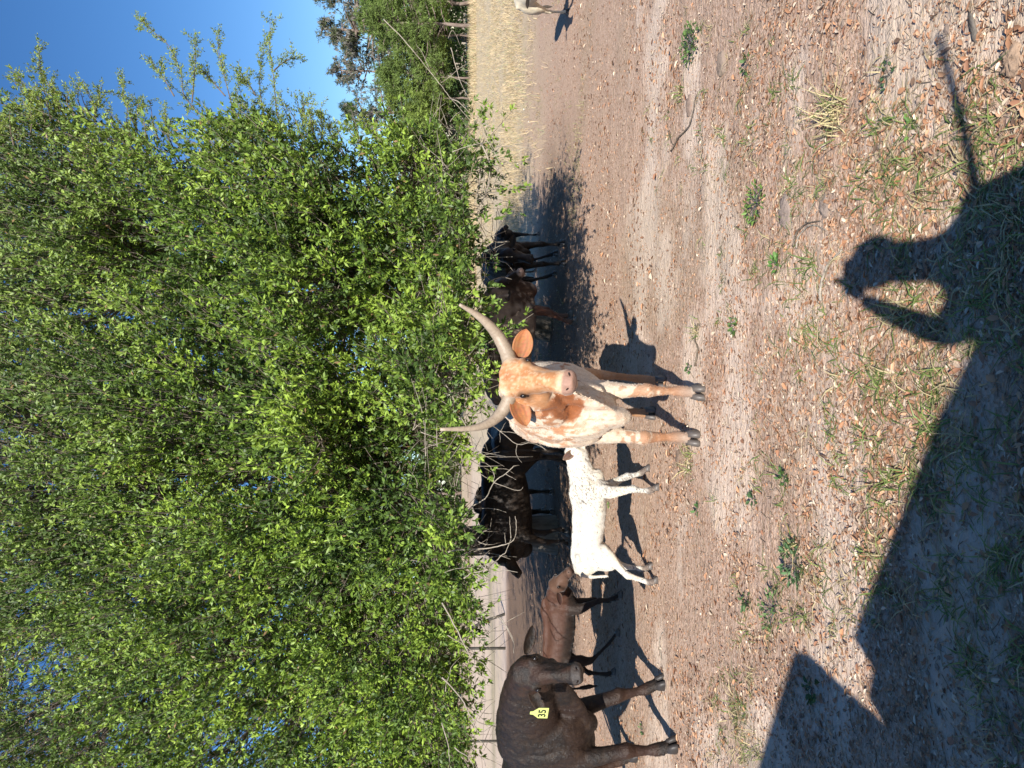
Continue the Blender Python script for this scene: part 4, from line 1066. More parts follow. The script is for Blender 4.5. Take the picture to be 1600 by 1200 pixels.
    rb = np.sin(co[:, 0] / s * 62) * smooth(-.38, -.25, co[:, 0] / s) * smooth(.22, .1, co[:, 0] / s) * smooth(.62, .72, co[:, 2] / s) * smooth(1.08, .98, co[:, 2] / s)
    disp = disp + lump * .0045 * s * rb
    G_ = lambda v, c, w: np.exp(-((v - c) / w) ** 2)
    a_ts = np.abs(ts) / headw
    hd_ = -.011 * G_(a_ts, .058, .018) * G_(th, .56, .15) + .009 * G_(ts, 0, .03) * smooth(.28, .4, th) * smooth(.86, .74, th) - .014 * G_(tn, -.052 , .009) * smooth(.74, .82, th)
    hd_ += -.012 * G_(a_ts, .105, .02) * G_(th, .42, .05) - .009 * G_(ts, 0, .05) * G_(th, .22, .08) + .010 * G_(a_ts, .108, .022) * G_(th, .245, .045) - .008 * G_(a_ts, .115, .02) * G_(th, .315, .035)
    hd_ += -.016 * G_(a_ts, .045, .011) * G_(th, .955, .028) * (tn > -.03) + .005 * G_(th, .885, .018) + .0018 * np.sin(th * 120) * smooth(.70, .76, th) * smooth(.88, .84, th) * (tn > -.05)
    disp = disp + hd_ * k * hm
    co2 = co + nrm * (disp * smooth(.0, .5, co[:, 2] / s))[:, None]
    body_me.vertices.foreach_set('co', co2.astype(np.float32).ravel()); body_me.update()
    cols = colf(co / s, th, ts, tn, hm)
    dk = np.clip(G_(tn, -.052, .008) * smooth(.76, .84, th) + G_(a_ts, .115, .022) * G_(th, .315, .055) * .9, 0, 1) * hm; cols = cols * (1 - .8 * dk[:, None]); set_cols(body_me, np.clip(cols, 0, 1))
    body = link('body', body_me, mat or M_COAT, root)
    if hair:
        body_me.calc_loop_triangles(); nt = len(body_me.loop_triangles); tv = np.empty(nt * 3, np.int32); body_me.loop_triangles.foreach_get('vertices', tv); tv = tv.reshape(-1, 3)
        cc = get_co(body_me).astype(float); a_, b_, c_ = cc[tv[:, 0]], cc[tv[:, 1]], cc[tv[:, 2]]; fn = np.cross(b_ - a_, c_ - a_); ar = np.linalg.norm(fn, axis=1); fn /= (ar[:, None] + 1e-12)
        ix = rng.choice(nt, hair, p=ar / ar.sum()); r1, r2 = rng.random((hair, 1)), rng.random((hair, 1)); q = np.where(r1 + r2 > 1, 1, 0); r1 = np.where(q, 1 - r1, r1); r2 = np.where(q, 1 - r2, r2)
        p_ = a_[ix] * (1 - r1 - r2) + b_[ix] * r1 + c_[ix] * r2; nn_ = fn[ix]
        on_head = hm[tv[ix, 0]] > .5; keep = ~(on_head & (th[tv[ix, 0]] > .84)); p_, nn_, ix, on_head = p_[keep], nn_[keep], ix[keep], on_head[keep]
        flow = np.where(on_head[:, None], np.array(f)[None], np.array([[-.75, 0, -.65]])); flow = flow + rng.normal(0, .30, flow.shape)
        flow = flow - nn_ * (flow * nn_).sum(1)[:, None]; flow /= (np.linalg.norm(flow, axis=1, keepdims=True) + 1e-9)
        dd_ = flow + nn_ * rng.uniform(.12, .5, len(p_))[:, None]
        Lh = rng.uniform(.5, 1.2, len(p_)) * hair_len * np.where(on_head, .6, 1)
        kc = np.clip(cols[tv[ix, 0]] * rng.uniform(.72, 1.22, (len(ix), 1)), 0, 1)
        V, Fq, kc = leaf_batch(p_ - nn_ * .002, dd_, nn_ + flow * .01, Lh, rng.uniform(.0028, .0050, len(p_)), kc, .0, False)
        tag(link('coat_hair', np_mesh('coat_hair', V, Fq, True, kc), M_HAIR if mat is not M_COAT_DARK else M_HAIR_DARK, root), kind='stuff')
    # hooves
    for i, fp in enumerate(ft):
        hb = MB(); sg = 1 if i % 2 == 0 else -1
        for c in (-1, 1):
            cx, cy = fp.x, fp.y + c * .024
            hb.loft([(Vector((cx + .002, cy, .066)) * s, Vector((.036, 0, 0)) * s, Vector((0, .019, 0)) * s, 2.3), (Vector((cx + .010, cy + c * .003, .040)) * s, Vector((.048, 0, 0)) * s, Vector((0, .023, 0)) * s, 2.4),
                     (Vector((cx + .020, cy + c * .005, .004)) * s, Vector((.058, 0, 0)) * s, Vector((0, .026, 0)) * s, 2.5), (Vector((cx + .020, cy + c * .005, -.004)) * s, Vector((.054, 0, 0)) * s, Vector((0, .024, 0)) * s, 2.5)], 14)
            hb.ell(Vector((cx - .052, cy + c * .004, .085)) * s, Vector((.012, 0, 0)) * s, Vector((0, .012, 0)) * s, Vector((0, 0, .016)) * s, 8, 5)
        hb.build('hoof', hoofc or M_HOOF, root)
    # face
    for sg in (-1, 1):
        if eye:
            e = MB(); e.ell(Pp + f * L * .315 + sd * sg * .119 * kw + n * .010 * k, f * .027 * k, sd * .016 * k, n * .021 * k, 14, 8); e.build('eye', M_EYE, root)
        e = MB(); e.ell(Pp + f * L * .955 + sd * sg * .043 * kw + n * .034 * k, (f * .5 + n * .6 + sd * sg * .35).normalized() * .010 * k, (sd * sg * .8 - f * .3).normalized() * .010 * k, (n * .7 - f * .3 + sd * sg * .5).normalized() * .022 * k, 12, 6); e.build('nostril', M_NOSTRIL, root)
    for j, sg in enumerate((-1, 1)):
        bpos = Pp + f * L * .13 + sd * sg * .128 * kw - n * .055 * k
        dr, op = (sd * sg * 1.0 - n * .25 + f * .12, n + f * .2)
        ci, cu, Le, We = ear_in, ear_out, ear[0], ear[1]
        if ear_dirs: 
            dr = Minv.to_3x3() @ Vector(ear_dirs[j][0]); op = Minv.to_3x3() @ Vector(ear_dirs[j][1])
        link('ear', ear_mesh(bpos, dr, op, Le * s, We * s, ci, cu), mat or M_COAT, root)
    if horns:
        for pts, r0 in horns:
            P_ = catmull([Minv @ Vector(p) for p in pts], 7); nn_ = len(P_); hb = MB()
            hb.tube(P_, [r0 * (1 - .82 * (i / (nn_ - 1)) ** 1.35) * (1 + .02 * math.sin(i * 1.7)) for i in range(nn_)], 18)
            hme = hb.mesh('horn'); hc = get_co(hme); q = np.linalg.norm(hc - np.array(P_[0]), axis=1); q /= q.max()
            set_cols(hme, np.array([.33, .26, .19])[None] * (1 - q[:, None]) + np.array([.46, .37, .28])[None] * q[:, None]); link('horn', hme, M_HORN, root)
    return root, dict(Pp=Pp, f=f, n=n, sd=sd, L=L, k=k, Minv=Minv, kw=kw)

def mixc(a, b, t): return a * (1 - t[:, None]) + b * t[:, None]
def V3(*a): return np.array([a])

# --- the horned cow
def col_longhorn(p, t, ts, tn, hm):
    N = len(p); white = V3(.64, .53, .41); orange = V3(.42, .165, .06); brown = V3(.30, .10, .035); dust = V3(.30, .22, .17)
    st = fbm(p * np.array([14, 24, 7.0]) * 2.4 + 3, 101, 4); st2 = fbm(p * 26, 103, 3); big = fbm(p * 3.1, 105, 3)
    c = np.repeat(white, N, 0) * (.92 + .16 * st2[:, None])
    # streaked neck and shoulder
    nk = smooth(.35, .75, p[:, 0]) * smooth(.72, .92, p[:, 2])
    c = mixc(c, np.repeat(orange, N, 0), smooth(.47, .56, st) * .85 * nk)
    c = mixc(c, np.repeat(orange, N, 0), smooth(.60, .72, st2 * .6 + big * .4) * .35)
    c = mixc(c, np.repeat(orange, N, 0), smooth(.58, .66, fbm(p * np.array([60, 60, 30.0]), 115, 3)) * .45 * smooth(.45, .7, p[:, 2]) * smooth(-.1, .4, p[:, 0]))
    # chest patch on its right side, brown
    def patch(cx, cy, cz, rx, ry, rz, nz=.5):
        d = np.sqrt(((p[:, 0] - cx) / rx) ** 2 + ((p[:, 1] - cy) / ry) ** 2 + ((p[:, 2] - cz) / rz) ** 2) + (fbm(p * 11, 107, 3) - .5) * nz * 2
        return 1 - smooth(.93, 1.04, d)
    for q in PATCHES: c = mixc(c, np.repeat(brown * q[6] * .8, N, 0), patch(*q[:6]) * .96)
    fl = smooth(.57, .61, fbm(p * np.array([5, 5, 6.0]), 109, 3)) * smooth(.35, .1, p[:, 0]) * smooth(.55, .7, p[:, 2])
    c = mixc(c, np.repeat(brown, N, 0), fl * .9)
    # legs
    leg = smooth(.62, .50, p[:, 2]) * (1 - hm)
    sp = smooth(.50, .56, fbm(p * 30, 111, 3) + .25 * smooth(.58, .32, p[:, 2]) - .12)
    c = mixc(c, np.repeat(orange * .8, N, 0), leg * sp * .7)
    low = smooth(.40, .30, p[:, 2]); c = mixc(c, np.repeat(V3(.36, .17, .085), N, 0), low * .85 * smooth(.42, .52, fbm(p * 16, 119, 3) + .04))
    c = mixc(c, np.repeat(dust, N, 0), smooth(.22, .08, p[:, 2]) * .8)
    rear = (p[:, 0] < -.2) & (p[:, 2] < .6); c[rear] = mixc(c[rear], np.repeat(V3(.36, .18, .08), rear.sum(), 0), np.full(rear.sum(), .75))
    # head
    tan = V3(.47, .21, .085); hz = fbm(np.stack([t * 9, ts * 40, tn * 30], 1), 113, 4)
    hc = mixc(np.repeat(V3(.60, .345, .18), N, 0), np.repeat(tan, N, 0), smooth(.35, .55, hz))
    hc = mixc(hc, np.repeat(orange, N, 0), np.exp(-((ts / .05) ** 2 + ((t - .13) / .15) ** 2)) * 1.0 * smooth(.3, .55, hz + .2))
    hc = mixc(hc, np.repeat(V3(.36, .13, .045), N, 0), np.exp(-((ts / .022) ** 2 + ((t - .08) / .05) ** 2)) * .8)
    hc = mixc(hc, np.repeat(V3(.74, .54, .37), N, 0), smooth(.54, .64, fbm(np.stack([t * 30, ts * 130, tn * 90], 1), 117, 3)) * .45)
    hc = mixc(hc, np.repeat(V3(.40, .19, .085), N, 0), smooth(.05, .085, np.abs(ts)) * smooth(.25, .45, t) * smooth(.84, .74, t) * .8)
    hc = mixc(hc, np.repeat(V3(.74, .58, .40), N, 0), smooth(.07, .11, np.abs(ts)) * smooth(.16, .04, t) * .9)
    hc = mixc(hc, np.repeat(V3(.72, .56, .38), N, 0), smooth(.76, .84, t) * .6)
    hc = mixc(hc, np.repeat(V3(.36, .21, .155), N, 0), smooth(.865, .895, t) * smooth(-.06, -.035, tn))
    eye = np.exp(-(((np.abs(ts) - .115) / .03) ** 2 + ((t - .315) / .07) ** 2)); hc = mixc(hc, np.repeat(V3(.20, .09, .045), N, 0), np.clip(eye, 0, 1) * .7)
    return mixc(c, hc, hm)
HD = Vector((-.12, -1, 0)).normalized()
LH = Vector((-.128, 5.14, 0))
_rz = math.atan2(HD.y, HD.x); _Mi = (Matrix.Translation(LH) @ Matrix.Rotation(_rz, 4, 'Z')).inverted()
def L_(x, y, D): return _Mi @ W(x, y, D)
PATCHES = []
for (x, y, D, a, b, c_, m_) in [(872, 632, 4.42, .20, .085, .17, 1.05), (900, 640, 4.45, .12, .06, .055, 1.25), (862, 612, 4.42, .12, .05, .07, 1.2), (878, 578, 4.6, .08, .06, .045, .8), (905, 588, 4.6, .05, .05, .02, .7)]:
    q = L_(x, y, D) / 1.0; PATCHES.append((q.x, q.y, q.z, a, b, c_, m_))
TL = [(-.80, 1.02, .07, .06), (-.76, .98, .17, .14), (-.66, .94, .25, .21), (-.5, .92, .28, .26), (-.32, .89, .30, .27), (-.1, .865, .325, .285), (.1, .85, .335, .285),
      (.28, .855, .335, .25), (.43, .865, .335, .215), (.56, .87, .31, .195), (.66, .86, .26, .165), (.73, .84, .17, .11)]
horned, HF = cattle('horned_cow', 'cream and orange speckled cow with long curved horns facing the camera', 'cow', LH, HD, 1.0, TL, .93,
    poll=W(789, 588, 4.30), muzzle=W(897, 598, 4.08), face=Vector((.10, -1, .30)),
    feet=[G(1098, 613), G(1090, 684), G(1038, 597), G(1022, 645)], colf=col_longhorn, vox=.0105, pollw=.022, brisket=.17, neck=(.20, .27, .10, .15), ear=(.185, .068),
    ear_in=(.50, .19, .075), ear_out=(.40, .17, .07), dewlap=.045, legr=.92, headw=1.0, smooth_it=4, hair=60000, hair_len=.0135,
    ear_dirs=[((-1.0, -.1, -.42), (.0, -.95, -.2)), ((1.0, .0, -.22), (.15, -1, .0))],
    horns=[([W(797, 566, 4.33), W(791, 549, 4.34), W(778, 525, 4.34), W(761, 505, 4.30), W(742, 490, 4.26), W(718, 476, 4.2)], .047),
           ([W(799, 606, 4.33), W(796, 622, 4.34), W(783, 645, 4.34), W(764, 661, 4.30), W(738, 669, 4.25), W(688, 671, 4.18)], .047)])

# --- the white calf
def col_whitecalf(p, t, ts, tn, hm):
    N = len(p); c = np.repeat(V3(.60, .565, .50), N, 0) * (.72 + .50 * fbm(p * np.array([14, 14, 22]), 121, 4)[:, None])
    c = mixc(c, np.repeat(V3(.70, .60, .42), N, 0), smooth(.5, .68, fbm(p * 4, 123, 3)) * .4)
    fk = fbm(p * np.array([52, 52, 95.0]), 125, 2); w = np.exp(-(((p[:, 0] - .45) / .30) ** 2)) * smooth(.5, .75, p[:, 2]) * .8 + smooth(.62, .45, p[:, 2]) * .9 * smooth(.10, .2, p[:, 0]) + smooth(.45, .3, p[:, 2]) * .8
    c = mixc(c, np.repeat(V3(.05, .045, .045), N, 0), smooth(.67, .71, fk + .15 * np.clip(w, 0, 1) - .05) * .85)
    c = mixc(c, np.repeat(V3(.12, .085, .07), N, 0), smooth(.20, .13, p[:, 2]) * .85)
    h = fbm(np.stack([t * 12, ts * 50, tn * 50], 1), 127, 3); hc = mixc(np.repeat(V3(.68, .62, .52), N, 0), np.repeat(V3(.10, .08, .07), N, 0), smooth(.6, .66, h) * .6)
    hc = mixc(hc, np.repeat(V3(.09, .07, .06), N, 0), smooth(.86, .92, t)); return mixc(c, hc, hm)
TC = [(-.84, 1.05, .06, .05), (-.80, 1.02, .14, .11), (-.70, 1.0, .20, .165), (-.54, .99, .225, .19), (-.34, .965, .205, .18), (-.12, .93, .215, .19), (.12, .915, .225, .195),
      (.32, .925, .235, .19), (.48, .94, .25, .17), (.62, .94, .24, .15), (.72, .92, .19, .12), (.78, .90, .12, .08)]
cs = .53
calf, _ = cattle('white_calf', 'small white calf with black flecks standing side-on left of the horned cow', 'calf', (-1.10, 5.92, 0), (1, .03), cs, TC, 1.0,
    poll=W(888, 700, 5.92), muzzle=W(925, 672, 5.86), face=Vector((.7, -.25, .5)), feet=[G(1014, 733), G(1028, 763), G(1018, 886), G(1026, 908)], colf=col_whitecalf, mat=M_COAT_WOOLLY,
    vox=.0078, legr=1.2, ear=(.23, .07), ear_in=(.20, .13, .10), ear_out=(.24, .16, .12), brisket=.07, neck=(.17, .25, .12, .17), headw=.95, thigh=.85, smooth_it=4, tail_k=.95, hair=38000, hair_len=.012, lump=.7,
    ear_dirs=[((-.5, -.3, .75), (.2, -1, -.3)), ((-.4, .9, .1), (.8, .2, 0))])

# --- the black cow with the ear tag
def col_dark(base, red, nose=(.05, .045, .045), redlegs=.8, seed=131, redneck=0.0):
    def fn(p, t, ts, tn, hm):
        N = len(p); b = np.repeat(V3(*base), N, 0) * (.7 + .6 * fbm(p * 9, seed, 4)[:, None]); r = np.repeat(V3(*red), N, 0)
        c = mixc(b, r, smooth(.55, .3, p[:, 2]) * redlegs * smooth(.3, .6, fbm(p * 3, seed + 2, 3) + .12)); c = mixc(c, r, smooth(.52, .7, fbm(p * 2.5, seed + 3, 3)) * .35)
        c = mixc(c, b, smooth(.16, .1, p[:, 2])); c = mixc(c, r, redneck * smooth(.62, .9, p[:, 0]) * smooth(.3, .7, fbm(p * 4, seed + 4, 3)))
        h = fbm(np.stack([t * 6, ts * 25, tn * 25], 1), seed + 5, 3); hc = mixc(b, r, smooth(.35, .65, h) * .75)
        hc = mixc(hc, np.repeat(V3(*nose), N, 0), smooth(.86, .90, t) * smooth(-.07, -.04, tn)); return mixc(c, hc, hm)
    return fn
tagcow, TF = cattle('tagged_cow', 'dark brown-black hornless cow at the left with a yellow tag in its ear', 'cow', (-2.98, 5.72, 0), (.80, -.60), 1.0, TORSO, 1.05,
    poll=W(808, 1052, 4.86), muzzle=W(909, 1053, 4.66), face=Vector((.12, -1, .22)), feet=[G(1038, 1068), G(1056, 1166), Vector((-3.25, 6.35, 0)), Vector((-3.75, 6.0, 0))],
    colf=col_dark((.011, .0085, .008), (.040, .018, .012), (.055, .049, .047), redneck=.32), smooth_it=8, mat=M_COAT_DARK, vox=.0115, hoofc=M_HOOFD, ear=(.19, .046), ear_in=(.012, .009, .008), ear_out=(.03, .018, .014), brisket=.13, legr=1.12, neck=(.21, .29, .10, .15), dewlap=.034, headw=.92, hair=52000, hair_len=.014, lump=.4,
    ear_dirs=[((-1, .0, -.55), (.1, -1, .0)), ((.95, .25, -.25), (.1, -1, -.3))], withers=.0)
# ear tag with its number
def ear_tag():
    M_TAG = simple('tag_plastic', (.50, .56, .17), .45, .4, .08, 20); M_INK = simple('tag_ink', (.01, .01, .01), .5, .3, 0)
    c = W(844.5, 1114, 4.70); me = MB(); w, h = .044, .050
    V = [(-w, -h), (w, -h), (w, h * .25), (.014, h * .95), (.012, h * 1.35), (-.012, h * 1.35), (-.014, h * .95), (-w, h * .25)]
    n = len(V); vv = [(x, -.0025, z) for x, z in V] + [(x, .0025, z) for x, z in V]; ff = [tuple(range(n)), tuple(range(n, 2 * n))[::-1]] + [(i, n + i, n + (i + 1) % n, (i + 1) % n) for i in range(n)]
    m_ = bpy.data.meshes.new('ear_tag'); m_.from_pydata(vv, [], ff)
    bm = bmesh.new(); bm.from_mesh(m_); bmesh.ops.recalc_face_normals(bm, faces=bm.faces); bm.to_mesh(m_); bm.free()
    o = link('ear_tag', m_, M_TAG); bevel(o, .0012)
    Mw = Matrix.Translation(c) @ Matrix.Rotation(math.radians(-24), 4, 'Z') @ Matrix.Rotation(math.radians(4), 4, 'Y')
    o.parent = tagcow; o.matrix_local = TF['Minv'] @ Mw; o['label'] = 'yellow ear tag numbered 35'
    fd = bpy.data.curves.new('number', 'FONT'); fd.body = '35'; fd.size = .068; fd.align_x = 'CENTER'; fd.align_y = 'CENTER'; fd.extrude = .0006; fd.offset = .0012
    tt = bpy.data.objects.new('t', fd); C.objects.link(tt); nm = bpy.data.meshes.new_from_object(tt.evaluated_get(bpy.context.evaluated_depsgraph_get())); bpy.data.objects.remove(tt)
    nm.materials.clear(); t = link('tag_number', nm, M_INK, o); t.location = (0, -.0036, -.012); t.rotation_euler = (math.pi / 2, 0, 0)
ear_tag()

# --- brown calf in the black cow's shadow
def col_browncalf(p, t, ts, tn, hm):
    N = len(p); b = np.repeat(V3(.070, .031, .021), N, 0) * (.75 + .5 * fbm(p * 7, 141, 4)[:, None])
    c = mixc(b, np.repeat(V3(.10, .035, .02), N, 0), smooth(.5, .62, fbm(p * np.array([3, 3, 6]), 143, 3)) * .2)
    c = mixc(c, np.repeat(V3(.02, .013, .011), N, 0), smooth(.98, .86, p[:, 2] + .12 * p[:, 0]))  # dark legs, plus the black cow's shadow painted over belly and lower sides
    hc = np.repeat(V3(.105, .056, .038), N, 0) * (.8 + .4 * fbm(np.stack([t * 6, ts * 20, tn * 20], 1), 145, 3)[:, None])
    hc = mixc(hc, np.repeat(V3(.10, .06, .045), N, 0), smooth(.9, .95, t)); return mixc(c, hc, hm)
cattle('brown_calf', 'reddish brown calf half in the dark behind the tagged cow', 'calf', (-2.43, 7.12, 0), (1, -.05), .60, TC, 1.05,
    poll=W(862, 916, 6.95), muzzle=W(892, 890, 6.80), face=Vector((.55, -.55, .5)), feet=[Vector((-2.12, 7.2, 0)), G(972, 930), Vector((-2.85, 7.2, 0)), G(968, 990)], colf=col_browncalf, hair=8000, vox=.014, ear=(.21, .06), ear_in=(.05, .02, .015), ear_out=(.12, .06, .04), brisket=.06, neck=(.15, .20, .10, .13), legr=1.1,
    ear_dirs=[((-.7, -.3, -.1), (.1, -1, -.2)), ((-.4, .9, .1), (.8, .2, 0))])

# --- cattle in the deep shade under the oaks
BLK = col_dark((.012, .010, .009), (.022, .013, .010), (.02, .018, .018), .5, 151)
cattle('black_cow', 'black cow in deep shade, head lowered to the left, behind the white calf', 'cow', (-1.62, 10.05, 0), (-1, -.06), 1.0, TORSO, 1.0, poll=W(783, 872, 9.75), muzzle=W(812, 901, 9.6), face=Vector((-.6, -.3, .7)),
    feet=[(.55, .16), (.42, -.16), (-.52, .16), (-.66, -.16)], colf=BLK, mat=M_COAT_DARK, vox=.021, ear=(.2, .06), ear_in=(.012, .01, .009), ear_out=(.012, .01, .009), group='black cattle in the shade of the oaks', brisket=.15)
cattle('black_cow', 'black cow behind the others showing only its raised head and ears above the black back', 'cow', (-1.95, 12.2, 0), (.15, -1), 1.0, TORSO, 1.0, poll=W(742, 794, 11.35), muzzle=W(768, 792, 11.1), face=Vector((.1, -1, .4)),
    colf=BLK, mat=M_COAT_DARK, vox=.024, ear=(.24, .07), ear_in=(.012, .01, .009), ear_out=(.012, .01, .009), group='black cattle in the shade of the oaks')
cattle('black_cow', 'black cow seen from behind in the shade just left of the horned cow', 'cow', (-.72, 9.9, 0), (.1, 1), .90, TORSO, 1.0, poll=(1.0, .1, 1.0), muzzle=(1.35, .1, .62), face=(.7, 0, .7),
    colf=BLK, mat=M_COAT_DARK, vox=.024, ear_in=(.012, .01, .009), ear_out=(.012, .01, .009), group='black cattle in the shade of the oaks')
def col_roan(p, t, ts, tn, hm):
    N = len(p); c = np.repeat(V3(.05, .028, .02), N, 0); r = fbm(p * 14, 161, 4)
    c = mixc(c, np.repeat(V3(.40, .33, .27), N, 0), smooth(.50, .66, r) * .6); c = mixc(c, np.repeat(V3(.42, .33, .26), N, 0), smooth(.5, .56, fbm(p * 3, 163, 3) + .12 * (p[:, 2] < .75)) * .55)
    c = mixc(c, np.repeat(V3(.14, .05, .03), N, 0), smooth(.6, .5, p[:, 2]) * .8)
    hc = mixc(np.repeat(V3(.035, .022, .018), N, 0), np.repeat(V3(.45, .33, .28), N, 0), smooth(.8, .9, t)); return mixc(c, hc, hm)
cattle('roan_cow', 'dark roan cow with pale muzzle and belly in the shade right of the horns', 'cow', (.62, 9.75, 0), (1, -.1), .98, TORSO, 1.0, poll=W(786, 442, 9.6), muzzle=W(816, 424, 9.35), face=Vector((.5, -.6, .5)),
    feet=[(.30, .17), (.22, -.18), (-.5, .16), (-.62, -.16)], colf=col_roan, vox=.021, ear=(.2, .06), ear_in=(.10, .06, .04), ear_out=(.05, .03, .02), group='dark cattle right of the horned cow', brisket=.16)
cattle('black_cow', 'black cow with legs close together in the shade right of the roan cow', 'cow', (1.78, 11.0, 0), (.12, -1), .95, TORSO, 1.0, poll=(1.0, -.15, .95), muzzle=(1.15, -.25, .55), face=(.9, -.3, .5),
    feet=[(.5, .20), (.5, -.10), (-.3, .28), (-.45, -.02)], colf=BLK, mat=M_COAT_DARK, vox=.024, ear_in=(.012, .01, .009), ear_out=(.012, .01, .009), group='dark cattle right of the horned cow', brisket=.15)
cattle('black_calf', 'black calf at the right edge of the shade, sunlit ground behind it', 'calf', (2.50, 13.9, 0), (.55, -.85), .68, TC, 1.25, poll=W(778, 368, 13.2), muzzle=W(792, 352, 13.0), face=Vector((.5, -.7, .5)),
    colf=BLK, mat=M_COAT_DARK, vox=.024, ear_in=(.012, .01, .009), ear_out=(.012, .01, .009), group='dark cattle right of the horned cow')
# --- cream calf cut by the frame
def col_cream(p, t, ts, tn, hm):
    N = len(p); c = np.repeat(V3(.66, .58, .44), N, 0) * (.85 + .3 * fbm(p * 8, 171, 4)[:, None]); hc = mixc(np.repeat(V3(.66, .54, .36), N, 0), np.repeat(V3(.05, .03, .03), N, 0), smooth(.9, .95, t)); return mixc(c, hc, hm)
cattle('cream_calf', 'cream calf at the right border of the view, mostly outside it', 'calf', (5.26, 9.85, 0), (-.12, -1), .62, TC, 1.0, poll=W(822, -18, 9.2), muzzle=W(850, -14, 9.0), face=Vector((-.2, -1, .4)),
    feet=[(.56, .17), (.53, -.16), (-.6, .16), (-.6, -.16)], colf=col_cream, mat=M_COAT_WOOLLY, vox=.018, ear=(.22, .05), ear_in=(.02, .015, .012), ear_out=(.02, .015, .012), neck=(.15, .20, .10, .13), legr=1.1)

# ------------------------------------------------------------------ the photographer, behind the lens
M_SKIN = simple('skin', (.45, .27, .19), .5, .35, .1, 20); M_SHIRT = simple('grey_shirt', (.20, .22, .25), .9, .1, .15, 60, .3); M_JEAN = simple('denim', (.06, .09, .16), .9, .1, .25, 80, .3)
M_BOOT = simple('boot_leather', (.12, .07, .04), .6, .3, .3, 20); M_CAP = simple('cap_cloth', (.10, .11, .12), .9, .1, .1, 40); M_PHONE = simple('phone_body', (.02, .02, .025), .3, .5, 0)
def skinned(name, verts, edges, rad, mat, parent, root_i=0, sub=2):
    me = bpy.data.meshes.new(name); me.from_pydata([tuple(v) for v in verts], edges, []); o = link(name, me, None, parent)
    sk = o.modifiers.new('skin', 'SKIN'); sk.use_smooth_shade = True; sv = me.skin_vertices[0].data
    for i, r in enumerate(rad): sv[i].radius = (r, r) if not isinstance(r, tuple) else r
    sv[root_i].use_root = True
    o.modifiers.new('sub', 'SUBSURF').levels = sub; o.modifiers['sub'].render_levels = sub
    dg = bpy.context.evaluated_depsgraph_get(); m2 = bpy.data.meshes.new_from_object(o.evaluated_get(dg)); o.modifiers.clear(); o.data = m2; m2.materials.clear(); m2.materials.append(mat)
    m2.polygons.foreach_set('use_smooth', [True] * len(m2.polygons)); return o
